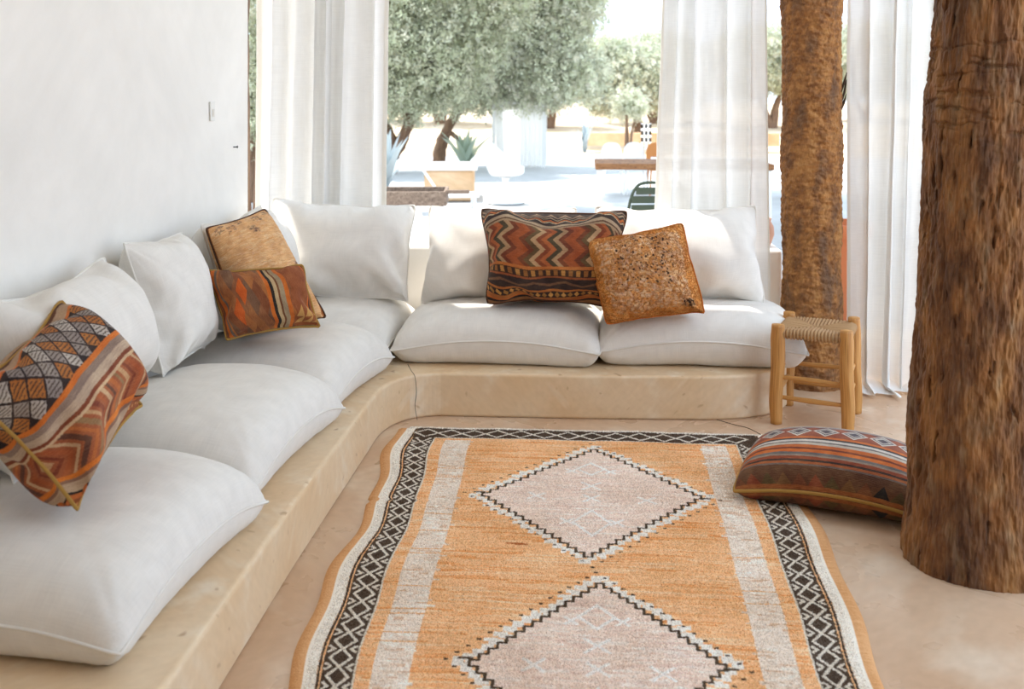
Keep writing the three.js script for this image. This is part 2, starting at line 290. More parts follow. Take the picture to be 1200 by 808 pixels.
// mapper: (x, y, z) of the simulated pillow -> Vector3; uv in metres or 0..1
function pillowGeometry(s, map, metres) {
  const pos = [], uv = [], idx = [], row = s.nu + 1;
  for (const m of [0, 1]) for (let k = 0; k < s.F; k++) {
    const q = (m ? s.back[k] : k) * 3, p = map(s.P[q], s.P[q + 1], s.P[q + 2]); pos.push(p.x, p.y, p.z);
    const i = k % row, j = Math.floor(k / row); metres ? uv.push(i / s.nu * s.w + m * 0.37, j / s.nv * s.h) : uv.push(i / s.nu, j / s.nv);
  }
  for (const m of [0, 1]) for (let j = 0; j < s.nv; j++) for (let i = 0; i < s.nu; i++) { const a = m * s.F + j * row + i, b = a + 1, c = a + row, d = c + 1; m ? idx.push(a, b, c, b, d, c) : idx.push(a, c, b, b, c, d); }
  const g = new THREE.BufferGeometry(); g.setAttribute('position', new THREE.Float32BufferAttribute(pos, 3)); g.setAttribute('uv', new THREE.Float32BufferAttribute(uv, 2)); g.setIndex(idx); g.computeVertexNormals();
  return g;
}
function seamTube(s, map, r) {
  const pts = s.ring.map((k) => map(s.P[3 * k], s.P[3 * k + 1], s.P[3 * k + 2]));
  return new THREE.TubeGeometry(new THREE.CatmullRomCurve3(pts, true, 'catmullrom', 0.4), pts.length, r, 6, true);
}
// seat cushion lying on the bench: centre x,z, size, turn
function seatCushion(label, [x, z], w, h, turn, fill, sd, y = 0.193) {
  const g = thing('seat_cushion', label, 'cushion', [x, y, z], turn, 'white linen seat cushions on the bench');
  const s = refine(simPillow({ w, h, fill, lying: true, sd, n: 48, steps: 170 }), 0.005, 0.008, sd), map = (a, b, c) => V3(a, b, c);
  const cover = part('cover', pillowGeometry(s, map, true), M.linen, g); part('piping', seamTube(s, map, 0.0042), M.piping, cover);
  return g;
}
// standing pillow given by its four corners (bottom left, bottom right, top left, top right as seen from its front)
function standing(name, label, category, group, bl, br, tl, tr, { fill = 0.12, sd = 1, mat = M.linen, pipe = M.piping, pr = 0.004, metres = true, hydro = 0.25, n = 40 } = {}) {
  const [B0, B1, T0, T1] = [bl, br, tl, tr].map((p) => V3(...p)), base = B0.clone().add(B1).multiplyScalar(0.5);
  const w = (B0.distanceTo(B1) + T0.distanceTo(T1)) / 2, h = (B0.distanceTo(T0) + B1.distanceTo(T1)) / 2;
  const N = V3().crossVectors(B1.clone().sub(B0), T0.clone().sub(B0)).normalize();
  const s = refine(simPillow({ w, h, fill, sd, hydro, n, round: metres ? 0.008 : 0.02, soft: 0 }), metres ? 0.005 : 0.003, metres ? 0.007 : 0.004, sd);
  const map = (x, y, z) => { const u = x / w + 0.5, v = z / h + 0.5; return B0.clone().multiplyScalar((1 - u) * (1 - v)).addScaledVector(B1, u * (1 - v)).addScaledVector(T0, (1 - u) * v).addScaledVector(T1, u * v).addScaledVector(N, y).sub(base); };
  const g = thing(name, label, category, base.toArray(), 0, group);
  const cover = part('cover', pillowGeometry(s, map, metres), mat, g); part('piping', seamTube(s, map, pr), pipe, cover);
  return { g, cover, s, map };
}
seatCushion('plump white linen seat cushion at the end of the left bench farthest from the window', [-1.29, -2.50], 0.71, 0.84, 0.01, 0.165, 1);
seatCushion('plump white linen seat cushion on the left bench touched by the black diamond kilim pillow', [-1.28, -3.39], 0.70, 0.86, 0, 0.17, 2);
seatCushion('white linen seat cushion under the small striped lumbar pillow on the left bench', [-1.26, -4.19], 0.74, 0.74, -0.03, 0.165, 3);
seatCushion('white linen seat cushion tucked into the inside corner of the bench', [-1.24, -4.905], 0.76, 0.68, 0, 0.16, 4);
seatCushion('wide white linen seat cushion on the back bench below the zigzag kilim pillow', [-0.385, -4.905], 0.95, 0.70, 0, 0.16, 5);
seatCushion('wide white linen seat cushion at the rounded free end of the back bench', [0.53, -4.925], 0.94, 0.68, 0.03, 0.165, 6);
const bp = (label, a, b, c, d, o) => standing('back_cushion', label, 'cushion', 'white linen back cushions', a, b, c, d, { fill: 0.105, ...o });
bp('white linen back cushion on the left wall behind the black diamond kilim pillow', [-1.42, 0.43, -2.46], [-1.455, 0.44, -3.27], [-1.55, 0.86, -2.48], [-1.555, 0.875, -3.22], { sd: 11, fill: 0.072 });
bp('plump white linen back cushion with a corded side seam beside the tan kilim pillow', [-1.445, 0.45, -3.42], [-1.48, 0.44, -3.92], [-1.56, 0.92, -3.38], [-1.575, 0.885, -3.90], { sd: 12, fill: 0.095 });
bp('white linen back cushion mostly hidden behind the tan kilim pillow on the left wall', [-1.43, 0.44, -4.02], [-1.44, 0.44, -4.78], [-1.53, 0.89, -4.0], [-1.535, 0.89, -4.76], { sd: 13, fill: 0.08 });
bp('white linen back cushion standing in the corner in front of the left curtain', [-1.56, 0.43, -4.86], [-0.84, 0.42, -4.90], [-1.56, 0.90, -5.06], [-0.85, 0.87, -5.08], { sd: 14 });
bp('white linen back cushion behind the dark zigzag kilim pillow', [-0.79, 0.42, -4.90], [-0.03, 0.43, -4.90], [-0.77, 0.865, -5.08], [-0.045, 0.865, -5.08], { sd: 15 });
bp('white linen back cushion behind the shaggy orange pillow', [0.04, 0.43, -4.90], [0.85, 0.44, -4.91], [0.055, 0.87, -5.08], [0.83, 0.88, -5.09], { sd: 16 });

// ---------------------------------------------------------------- kilim cloths
function cloth(w, h, draw, { grain = 26, wear = 18, horizontal = true, sd = 1 } = {}) {
  const c = document.createElement('canvas'); c.width = w; c.height = h; const x = c.getContext('2d'); seed(sd + 400);
  draw(x, w, h);
  const im = x.getImageData(0, 0, w, h), d = im.data, src = new Uint8ClampedArray(d);
  for (let j = 0; j < h; j++) for (let i = 0; i < w; i++) {
    const k = 4 * (j * w + i), jx = Math.round(2.5 * ns(i * 0.05, j * 0.5, sd)), jy = Math.round(2.5 * ns(i * 0.5, j * 0.05, sd + 9));
    const q = 4 * (clamp(j + jy, 0, h - 1) * w + clamp(i + jx, 0, w - 1));
    const yarn = horizontal ? ns(i * 0.03, j * 0.9, sd) : ns(i * 0.9, j * 0.03, sd), g = (rnd() - 0.5) * grain + yarn * grain + fbm(i * 0.012, j * 0.012, sd, 3) * wear * 2;
    for (let m = 0; m < 3; m++) d[k + m] = clamp(src[q + m] + g * (m === 2 ? 0.8 : 1), 0, 255);
  }
  x.putImageData(im, 0, 0);
  const t = new THREE.CanvasTexture(c); t.colorSpace = THREE.SRGBColorSpace; t.wrapS = t.wrapT = THREE.ClampToEdgeWrapping; return t;
}
const kilimBump = fnTexture(512, 512, (u, v) => { const y = v * 110, x = u * 110; return [90 + 90 * Math.abs(Math.sin(y * Math.PI)) * (0.6 + 0.4 * Math.abs(Math.sin((x + (Math.floor(y) & 1) * 0.5) * Math.PI))) + 60 * ns(x, y)]; }, { srgb: false });
const kilim = (t) => phys({ map: t, bumpMap: kilimBump, bumpScale: 0.0018, roughness: 0.95, sheen: 0.1 });
const band = (x, w, y0, y1, c) => { x.fillStyle = c; x.fillRect(0, y0, w, y1 - y0); };
const poly = (x, pts, c) => { x.fillStyle = c; x.beginPath(); pts.forEach((p, i) => i ? x.lineTo(...p) : x.moveTo(...p)); x.closePath(); x.fill(); };
const zig = (x, w, y, amp, per, lw, c, ph = 0) => { x.strokeStyle = c; x.lineWidth = lw; x.beginPath(); for (let i = -1; i * per / 2 < w + per; i++) { const px = (i + ph) * per / 2, py = y + (i & 1 ? amp : -amp); i < 0 ? x.moveTo(px, py) : x.lineTo(px, py); } x.stroke(); };
const diamond = (x, cx, cy, rx, ry, c) => poly(x, [[cx - rx, cy], [cx, cy - ry], [cx + rx, cy], [cx, cy + ry]], c);

const kDiamonds = cloth(640, 512, (x, w, h) => {
  band(x, w, 0, h, '#8a4f2c'); band(x, w, 0, 20, '#5a3320'); band(x, w, 20, 62, '#a58468'); band(x, w, 62, 72, '#c2642a');
  band(x, w, 72, 208, '#2b1c17');
  for (let r = 0; r < 4; r++) for (let i = -1; i < 13; i++) { const cx = i * 58 + (r & 1) * 29, cy = 90 + r * 33, c = (i + r * 2) % 3 === 0 ? '#a8652c' : (i + r) % 3 === 1 ? '#b3a69a' : '#8d7f76';
    diamond(x, cx, cy, 25, 29, c); x.strokeStyle = '#3a2a22'; x.lineWidth = 2.5; for (let q = -2; q <= 2; q++) { x.beginPath(); x.moveTo(cx - 22 + Math.abs(q) * 9, cy + q * 9); x.lineTo(cx + 22 - Math.abs(q) * 9, cy + q * 9); x.stroke(); } }
  band(x, w, 208, 222, '#c96a24'); band(x, w, 222, 240, '#8c7464'); band(x, w, 240, 262, '#b59a80'); band(x, w, 262, 272, '#7a3b20'); band(x, w, 272, 280, '#c4a27c');
  x.save(); x.beginPath(); x.rect(0, 280, w, 104); x.clip(); band(x, w, 280, 384, '#9a5430');
  const ch = ['#b98d62', '#7d3a20', '#a4552c', '#c09a72', '#5e3826', '#b0612f', '#8d6a45'];
  for (let i = -4; i < 26; i++) { x.strokeStyle = ch[(i + 28) % 7]; x.lineWidth = i % 2 ? 9 : 14; x.beginPath(); x.moveTo(i * 28 - 40, 276); x.lineTo(i * 28 + 14, 332); x.lineTo(i * 28 - 40, 388); x.stroke(); }
  x.restore();
  band(x, w, 384, 398, '#cf7126'); band(x, w, 398, 408, '#87624d'); band(x, w, 408, 440, '#b39578'); band(x, w, 440, 449, '#231711'); band(x, w, 449, 468, '#b85f2a'); band(x, w, 468, 512, '#8b4a26');
  for (let i = 0; i < 26; i++) { x.fillStyle = '#c78a4c'; x.fillRect(i * 25 + 5, 486, 9, 8); }
}, { sd: 1 });
const kZigzag = cloth(768, 512, (x, w, h) => {
  band(x, w, 0, h, '#7a3d1c'); band(x, w, 0, 92, '#2d2019');
  zig(x, w, 30, 13, 74, 8, '#7b6450'); zig(x, w, 50, 13, 74, 7, '#9a8267'); zig(x, w, 72, 13, 74, 9, '#b4622c'); zig(x, w, 84, 10, 74, 5, '#cdb28c');
  band(x, w, 92, 108, '#3a281e'); band(x, w, 108, 124, '#a78d70'); band(x, w, 124, 131, '#5b3c28'); band(x, w, 131, 140, '#9b7f60');
  x.save(); x.beginPath(); x.rect(0, 140, w, 164); x.clip(); band(x, w, 140, 304, '#7a3d1e');
  const zc = ['#95481f', '#6c361c', '#5c4426', '#b08a62', '#7d3d1f', '#a2552a', '#453722', '#a07c58', '#6a3219', '#8e4520'];
  for (let i = -3; i < 34; i++) { x.strokeStyle = zc[(i + 30) % 10]; x.lineWidth = 25; x.lineJoin = 'miter'; x.beginPath(); let px = i * 24; x.moveTo(px, 128); for (let r = 1; r <= 5; r++) x.lineTo(px + (r & 1 ? 46 : 0), 128 + r * 38); x.stroke(); }
  x.restore();
  band(x, w, 304, 316, '#b2672e'); band(x, w, 316, 344, '#3a2414'); for (let i = 0; i < 24; i++) { x.fillStyle = i % 2 ? '#b07a3c' : '#8d5a2a'; x.fillRect(i * 33, 319, 18, 22); }
  band(x, w, 344, 352, '#94502a'); band(x, w, 352, 398, '#35251f'); zig(x, w, 375, 9, 150, 9, '#6d4a33'); band(x, w, 398, 408, '#a8632d');
  band(x, w, 408, 440, '#2e1d12'); for (let i = 0; i < 24; i++) { x.fillStyle = i % 2 ? '#bd8846' : '#9c6d34'; diamond(x, i * 33 + 12, 424, 14, 15, x.fillStyle); }
  band(x, w, 440, 462, '#a5602a'); band(x, w, 462, 474, '#c0682a'); band(x, w, 474, 490, '#1f1510'); band(x, w, 490, 512, '#8d5f38');
}, { sd: 2 });
const kTan = cloth(512, 512, (x, w, h) => {
  band(x, w, 0, h, '#d3a06c'); for (let i = 0; i < 1400; i++) { x.fillStyle = ['#e0ba8c', '#c98a56', '#e6c8a0', '#cf9054', '#d9b08a'][i % 5]; x.globalAlpha = 0.35; x.fillRect(rnd() * w, rnd() * h, rr(10, 46), rr(3, 9)); }
  x.globalAlpha = 0.75; for (let i = 0; i < 160; i++) { const q = i % 8, bx = [60, 130, 210, 250, 330, 440, 470, 400][q], by = [40, 60, 30, 90, 45, 30, 150, 260][q]; x.globalAlpha = 0.35; x.fillStyle = i % 3 ? '#4c3b35' : '#6d4630'; x.fillRect(bx + rr(-28, 28), by + rr(-16, 16), rr(6, 22), rr(3, 8)); }
  x.globalAlpha = 1; x.fillStyle = '#a45c28'; x.fillRect(0, 0, w, 8); x.fillRect(w - 12, 0, 12, h); x.fillRect(0, 0, 10, h);
}, { sd: 3, grain: 34 });
const kLumbar = cloth(768, 512, (x, w, h) => {
  band(x, w, 0, h, '#8f4f2a'); const stripe = (a, b, c) => { x.fillStyle = c; x.fillRect(a, 0, b - a, h); };
  for (let i = 0; i < 7; i++) for (let j = 0; j < 8; j++) diamond(x, 110 + i * 62 + (j & 1) * 31, j * 72, 32, 72, ['#7c4424', '#94592f', '#6e4a33', '#a0602f', '#85512f'][(i * 3 + j * 2) % 5]);
  diamond(x, 232, 216, 34, 80, '#c2581a'); diamond(x, 190, 330, 34, 80, '#bd5219');
  stripe(0, 26, '#9c5a30'); stripe(26, 40, '#74472e'); stripe(40, 72, '#c4601c'); stripe(72, 92, '#6b5a4c'); stripe(92, 104, '#a8622f');
  stripe(384, 408, '#c4641f'); stripe(408, 428, '#241a14'); stripe(428, 452, '#b79a70'); stripe(452, 464, '#6e3d1f'); stripe(464, 496, '#9b8566'); stripe(496, 524, '#c0621f');
  for (let i = 0; i < 3; i++) for (const r of [0, 1]) poly(x, [[534 + i * 60, 470 - r * 70], [590 + i * 60, 390 - r * 70], [590 + i * 60, 470 - r * 70]], '#c09050');
  stripe(718, 736, '#c8661e'); stripe(736, 748, '#4a2c1a'); band(x, w, 0, 14, '#6b4023'); band(x, w, 498, 512, '#8a7040');
}, { sd: 4, horizontal: false });
const kShag = cloth(512, 512, (x, w, h) => {
  band(x, w, 0, h, '#d59352');
  for (let i = 0; i < 2600; i++) { const px = rnd() * w, py = rnd() * h, e = Math.max(Math.abs(px - 256), Math.abs(py - 256)) / 256; x.fillStyle = e > 0.72 ? ['#dd9243', '#cf8238', '#e3a861'][i % 3] : ['#e0b486', '#cd9a6c', '#ddb292', '#c08656', '#e8c8a6', '#cd965e'][i % 6]; x.globalAlpha = 0.6; x.fillRect(px, py, rr(6, 20), rr(6, 18)); }
  x.globalAlpha = 0.85; x.fillStyle = '#4a3325'; for (let i = 0; i < 120; i++) x.fillRect(rr(140, 380), rr(90, 330), rr(3, 9), rr(4, 11)); for (let i = 0; i < 40; i++) x.fillRect(rr(390, 450), rr(400, 450), rr(3, 9), rr(4, 11)); x.globalAlpha = 1;
}, { sd: 5, grain: 40 });
const kFloor = cloth(1024, 768, (x, w, h) => {
  x.scale(1, 1.14);
  band(x, w, 0, h, '#8c4826'); let y = 0; const st = (t, c) => { band(x, w, y, y + t, c); y += t; };
  st(40, '#a9612f'); for (let i = 0; i < 26; i++) diamond(x, i * 42, 60, 20, 20, ['#c97a3c', '#5b4a45', '#b9a58e'][i % 3]); y = 96; st(20, '#c0682c'); st(12, '#544540'); st(60, '#9c5a33');
  for (let i = 0; i < 24; i++) poly(x, [[i * 44, 196], [i * 44 + 22, 150], [i * 44 + 44, 196]], i % 3 ? '#7d4a35' : '#b8743c');
  y = 196; st(14, '#b9aea2'); st(12, '#4c4442'); st(12, '#a89c90');
  band(x, w, 234, 370, '#8c4a30');
  for (let i = -1; i < 9; i++) { const cx = i * 128 + 64, cy = 302; poly(x, [[cx - 64, 234], [cx + 64, 234], [cx, 300]], '#6a4640'); diamond(x, cx, cy, 62, 62, '#c0b4a6'); diamond(x, cx, cy, 50, 49, '#5f5450'); diamond(x, cx, cy, 40, 39, '#b1a497'); diamond(x, cx, cy, 28, 27, '#55494a'); }
  y = 370; st(18, '#c0662a'); st(14, '#3f3836'); st(18, '#c7bcae'); st(10, '#6c625c'); st(18, '#b9aa98'); st(22, '#b85f28'); st(12, '#70341c'); st(20, '#c26325'); st(14, '#6a615c'); st(10, '#8e7c6a'); st(16, '#8d4426'); st(10, '#3c2c22'); st(12, '#a0572c'); st(8, '#6a5a50');
  band(x, w, y, h, '#5d3a20'); for (let i = 0; i < 14; i++) poly(x, [[i * 78, 650], [i * 78 + 39, 604], [i * 78 + 78, 650]], i === 9 ? '#1c1512' : ['#6d3d20', '#7a3a1e', '#54401f', '#6e4a26'][i % 4]);
  band(x, w, 650, 664, '#8d5026'); band(x, w, 664, 700, '#5f3d20'); band(x, w, 700, 768, '#6b4a28');
}, { sd: 6 });
const ropeRust = std({ color: 0x8e5a2a, roughness: 0.95 }), ropeOchre = std({ color: 0xa8803c, roughness: 0.95 }), ropeDark = std({ color: 0x4a2c18, roughness: 0.95 });
const kp = (label, a, b, c, d, tex, o = {}) => standing('kilim_pillow', label, 'pillow', undefined, a, b, c, d, { mat: kilim(tex), pipe: ropeRust, metres: false, pr: 0.0045, fill: 0.085, ...o });
kp('large kilim pillow with black and white diamonds and rust chevrons leaning on the left bench', [-1.15, 0.465, -2.24], [-1.205, 0.55, -2.745], [-1.36, 0.755, -2.17], [-1.415, 0.85, -2.675], kDiamonds, { sd: 21, fill: 0.06,  pipe: ropeOchre });
kp('faded tan kilim pillow with dark worn spots behind the small striped lumbar pillow', [-1.37, 0.47, -3.96], [-1.11, 0.48, -4.33], [-1.50, 0.905, -3.97], [-1.385, 0.94, -4.33], kTan, { sd: 22, fill: 0.10, pipe: ropeDark });
kp('small rust lumbar pillow with orange diamonds and vertical stripes', [-1.355, 0.485, -3.79], [-1.03, 0.50, -3.96], [-1.46, 0.735, -3.86], [-1.13, 0.735, -4.03], kLumbar, { sd: 23, fill: 0.052, pipe: ropeOchre });
kp('wide dark kilim pillow with rust zigzags and rows of small ochre squares', [-0.455, 0.455, -4.70], [0.145, 0.435, -4.70], [-0.485, 0.875, -4.86], [0.195, 0.87, -4.86], kZigzag, { sd: 24, pipe: ropeDark });
const shag = kp('shaggy orange square pillow with dark flecks leaning on the zigzag pillow', [0.105, 0.41, -4.55], [0.565, 0.465, -4.60], [-0.005, 0.765, -4.70], [0.435, 0.835, -4.76], kShag, { sd: 25, pipe: std({ color: 0xb4631f, roughness: 1 }), fill: 0.09 });
{ // pile of the shaggy pillow
  const im = kShag.image.getContext('2d').getImageData(0, 0, 512, 512).data, g = shag.cover.geometry, p = g.attributes.position, nn = g.attributes.normal, F = shag.s.F, row = shag.s.nu + 1;
  seed(77); const n = 26000, tuft = new THREE.ConeGeometry(0.0022, 0.012, 3, 1, true).translate(0, 0.005, 0), inst = new THREE.InstancedMesh(tuft, std({ color: 0xffffff, roughness: 1 }), n), mt = new THREE.Matrix4(), q = new THREE.Quaternion(), col = new THREE.Color();
  for (let k = 0; k < n; k++) {
    const u = rnd() * shag.s.nu * 0.9999, v = rnd() * shag.s.nv * 0.9999, m = k % 5 === 0 ? F : 0, i = Math.floor(u), j = Math.floor(v), a = m + j * row + i, fu = u - i, fv = v - j, P = V3(), N = V3();
    for (const [b, wgt] of [[a, (1 - fu) * (1 - fv)], [a + 1, fu * (1 - fv)], [a + row, (1 - fu) * fv], [a + row + 1, fu * fv]]) { P.add(V3().fromBufferAttribute(p, b).multiplyScalar(wgt)); N.add(V3().fromBufferAttribute(nn, b).multiplyScalar(wgt)); }
    N.normalize().add(V3(rr(-0.8, 0.8), rr(-1, 0.5), rr(-0.8, 0.8))).normalize(); q.setFromUnitVectors(V3(0, 1, 0), N);
    mt.compose(P, q, V3(1, rr(0.7, 1.2), 1)); inst.setMatrixAt(k, mt);
    const o = 4 * (Math.floor((1 - v / shag.s.nv) * 511) * 512 + Math.floor(u / shag.s.nu * 511)); col.setRGB(im[o] / 255, im[o + 1] / 255, im[o + 2] / 255, THREE.SRGBColorSpace); inst.setColorAt(k, col);
  }
  inst.name = 'pile'; inst.userData.kind = 'stuff'; inst.castShadow = inst.receiveShadow = true; shag.g.add(inst);
}
{ // floor pillow lying half on the rug
  const w = 0.66, h = 0.52, s = refine(simPillow({ w, h, fill: 0.125, lying: true, sd: 31, n: 48, boxy: 0.1, round: 0.02 }), 0.003, 0.004, 31), map = (a, b, c) => V3(a, b, -c);
  const g = thing('floor_pillow', 'striped rust kilim floor pillow with grey diamonds lying between rug and tree trunk', 'pillow', [0.90, 0.016, -3.70], -0.42);
  const geo = pillowGeometry(s, map, false); geo.index.array.forEach((_, i, a) => { if (i % 3 === 0) { const t = a[i + 1]; a[i + 1] = a[i + 2]; a[i + 2] = t; } }); geo.computeVertexNormals();
  part('piping', seamTube(s, map, 0.006), ropeOchre, part('cover', geo, kilim(kFloor), g));
}

// ---------------------------------------------------------------- rug
{
  const X0 = -0.75, X1 = 0.75, Z0 = -4.285, Z1 = -1.55, W = X1 - X0, D = Z1 - Z0, CW = 1024, CH = Math.round(CW * D / W);
  const c = document.createElement('canvas'); c.width = CW; c.height = CH; const x = c.getContext('2d'), S = CW / W; seed(600);
  const px = (m) => m * S;                                        // metres to canvas pixels
  const rect = (a, b, e, f, col) => { x.fillStyle = col; x.fillRect(px(a), px(b), px(e - a), px(f - b)); };
  rect(0, 0, W, D, '#f5c18c');
  for (let i = 0; i < 2600; i++) { x.fillStyle = ['#f7cd9e', '#f0ac6c', '#f8d8b0', '#e6944c', '#f4bc84'][Math.floor(rnd() * 5)]; x.globalAlpha = 0.6; x.fillRect(px(rnd() * W), px(rnd() * D), px(rr(0.03, 0.25)), px(rr(0.003, 0.012))); } x.globalAlpha = 1;
  const side = (flip) => {
    const R = (a, b, e, f, col) => flip ? rect(W - e, b, W - a, f, col) : rect(a, b, e, f, col);
    R(0, 0, 0.036, D, '#d9a06a'); R(0.036, 0, 0.072, D, '#f3e8d8'); R(0.073, 0, 0.079, D, '#4a382b'); R(0.084, 0, 0.166, D, '#54402f');
    R(0.212, 0.16, 0.308, D, '#f2e0cd');
    for (let i = 0; i < 420; i++) { const a = rr(0.21, 0.285), b = rr(0.16, D); R(a, b, a + rr(0.01, 0.05), b + rr(0.004, 0.014), ['#f6ebdc', '#e9d2bb', '#f0dbc5', '#e2c0a0'][Math.floor(rnd() * 4)]); }
    for (let i = 0; i < 16; i++) { const b = rr(0.2, D); R(0.205, b, 0.315, b + 0.006, '#e8b47c'); }
    x.strokeStyle = '#e6dac8'; x.lineWidth = px(0.009);
    const X = (m) => px(flip ? W - m : m);
    for (let i = 0; i * 0.082 < D; i++) { const b = 0.02 + i * 0.082; for (const [cy, r] of [[b + 0.041, 0.041]]) { x.beginPath(); x.moveTo(X(0.125), px(cy - r)); x.lineTo(X(0.153), px(cy)); x.lineTo(X(0.125), px(cy + r)); x.lineTo(X(0.097), px(cy)); x.closePath(); x.stroke(); }
      for (const m of [0.088, 0.162]) { x.beginPath(); x.moveTo(X(m), px(b - 0.016)); x.lineTo(X(m < 0.12 ? m + 0.016 : m - 0.016), px(b)); x.lineTo(X(m), px(b + 0.016)); x.stroke(); } }
    x.lineWidth = px(0.006); x.beginPath(); x.moveTo(X(0.168), 0); x.lineTo(X(0.168), px(D)); x.stroke();
  };
  side(false); side(true);
  // far end border
  rect(0.072, 0, W - 0.072, 0.022, '#f3e8d8'); rect(0.080, 0.022, W - 0.080, 0.135, '#54402f');
  x.strokeStyle = '#e6dac8'; x.lineWidth = px(0.010);
  for (let i = 0; i * 0.093 < W - 0.2; i++) { const a = 0.125 + i * 0.093, cy = 0.078; x.beginPath(); x.moveTo(px(a - 0.046), px(cy)); x.lineTo(px(a), px(cy - 0.042)); x.lineTo(px(a + 0.046), px(cy)); x.lineTo(px(a), px(cy + 0.042)); x.closePath(); x.stroke(); }
  rect(0.168, 0.131, W - 0.168, 0.138, '#e6dac8');
  // stepped medallions
  const med = (cx, cz, rx, rz) => {
    const n = 15, pts = (k) => { const o = []; for (const [sx, sz] of [[1, -1], [1, 1], [-1, 1], [-1, -1]]) for (let i = 0; i <= n; i++) { const t = sx * sz < 0 ? i / n : 1 - i / n; const a = Math.round(t * n) / n; o.push([cx + sx * (rx + k) * a, cz + sz * (rz + k) * (1 - a)]); } const out = []; for (let i = 0; i < o.length; i++) { const p = o[i], q = o[(i + 1) % o.length]; out.push(p, [q[0], p[1]]); } return out; };
    const path = (k) => { x.beginPath(); pts(k).forEach((p, i) => i ? x.lineTo(px(p[0]), px(p[1])) : x.moveTo(px(p[0]), px(p[1]))); x.closePath(); };
    x.lineJoin = 'miter'; x.strokeStyle = '#f3e9dc'; x.lineWidth = px(0.030); path(0.030); x.setLineDash([px(0.034), px(0.014)]); x.stroke(); x.setLineDash([]);
    path(0); x.fillStyle = '#f3dac6'; x.fill(); x.save(); x.clip();
    for (let i = 0; i < 900; i++) { x.fillStyle = ['#f5e4d6', '#e6c8b4', '#f7ece0', '#e2c1ac', '#f0dac7'][Math.floor(rnd() * 5)]; x.globalAlpha = 0.5; x.fillRect(px(cx + rr(-rx, rx)), px(cz + rr(-rz, rz)), px(rr(0.02, 0.12)), px(rr(0.003, 0.012))); }
    x.globalAlpha = 0.85; x.strokeStyle = '#f7f1e9'; x.lineWidth = px(0.011);
    const dm = (a, b, r, t) => { x.beginPath(); x.moveTo(px(a - r), px(b)); x.lineTo(px(a), px(b - t)); x.lineTo(px(a + r), px(b)); x.lineTo(px(a), px(b + t)); x.closePath(); x.stroke(); }, cr = (a, b, r) => { x.beginPath(); x.moveTo(px(a - r), px(b - r)); x.lineTo(px(a + r), px(b + r)); x.moveTo(px(a + r), px(b - r)); x.lineTo(px(a - r), px(b + r)); x.stroke(); };
    dm(cx, cz - rz * 0.55, 0.05, 0.06); cr(cx - 0.07, cz - rz * 0.5, 0.02); cr(cx + 0.07, cz - rz * 0.5, 0.02); cr(cx, cz - 0.09, 0.035); cr(cx, cz + 0.02, 0.03); cr(cx - rx * 0.5, cz + 0.01, 0.03); cr(cx + rx * 0.5, cz + 0.03, 0.032); dm(cx, cz + rz * 0.47, 0.06, 0.10); cr(cx - 0.08, cz + rz * 0.46, 0.024); cr(cx + 0.08, cz + rz * 0.46, 0.024);
    x.restore(); x.globalAlpha = 1; x.strokeStyle = '#53402c'; x.lineWidth = px(0.0085); path(0); x.stroke();
    x.fillStyle = '#4d3a29'; for (const [sx, sz] of [[1, -1], [1, 1], [-1, 1], [-1, -1]]) for (let i = 0; i <= n; i++) { const a = i / n; x.fillRect(px(cx + sx * (rx + 0.062) * a - 0.006), px(cz + sz * (rz + 0.066) * (1 - a) - 0.004), px(0.011), px(0.008)); }
    for (const s of [-1, 1]) { x.fillStyle = '#53402c'; x.fillRect(px(cx + s * (rx + 0.012) - 0.02), px(cz - 0.012), px(0.04), px(0.009)); }
  };
  med(0.02 - X0, -3.575 - Z0, 0.375, 0.475); med(0.03 - X0, -2.51 - Z0, 0.325, 0.425); med(0.03 - X0, -1.6 - Z0, 0.36, 0.46);
  x.globalAlpha = 0.7; x.fillStyle = '#b8622a'; x.fillRect(px(0.50), px(1.10), px(0.055), px(0.012)); x.fillRect(px(0.53), px(1.105), px(0.04), px(0.012)); x.globalAlpha = 1;
  const im = x.getImageData(0, 0, CW, CH), data = im.data;
  for (let j = 0; j < CH; j++) for (let i = 0; i < CW; i++) { const k = 4 * (j * CW + i), g = (rnd() - 0.5) * 16 + ns(i * 0.03, j * 0.5) * 14 + fbm(i * 0.006, j * 0.006, 2, 3) * 22; for (let m = 0; m < 3; m++) data[k + m] = clamp(data[k + m] + g * (1 + m * 0.25), 0, 255); }
  x.putImageData(im, 0, 0);
  const tex = new THREE.CanvasTexture(c); tex.colorSpace = THREE.SRGBColorSpace;
  const fuzz = fnTexture(512, 512, (u, v) => [128 + 140 * pfbm(u, v, 90, 2) + 50 * (rnd() - 0.5)], { srgb: false }); fuzz.repeat.set(3, 5);
  const place = (u, v) => {                                      // gentle waves of the long edges
    const z = Z0 + v * D, e = Math.abs(u - 0.5) * 2, wl = 0.016 * Math.sin(z * 5.3 + 1) + 0.010 * Math.sin(z * 13) + 0.012 * smooth(0.02, 0, Math.abs(z + 3.5)), wr = 0.012 * Math.sin(z * 4.1 + 2) + 0.007 * Math.sin(z * 11 + 1);
    return [0.003 + (u - 0.5) * (1.575 - 0.072 * (z + 4.28)) + e ** 3 * (u < 0.5 ? wl : wr), z + 0.012 * ns(u * 3, 2) + 0.006 * (u - 0.5)];
  };
  const hgt = (xx, z) => 0.011 + 0.005 * fbm(xx * 6, z * 6, 0, 3);
  const rug = thing('rug', 'faded orange wool rug with stepped diamond medallions and dark lattice borders', 'rug', [0, 0, -3]);
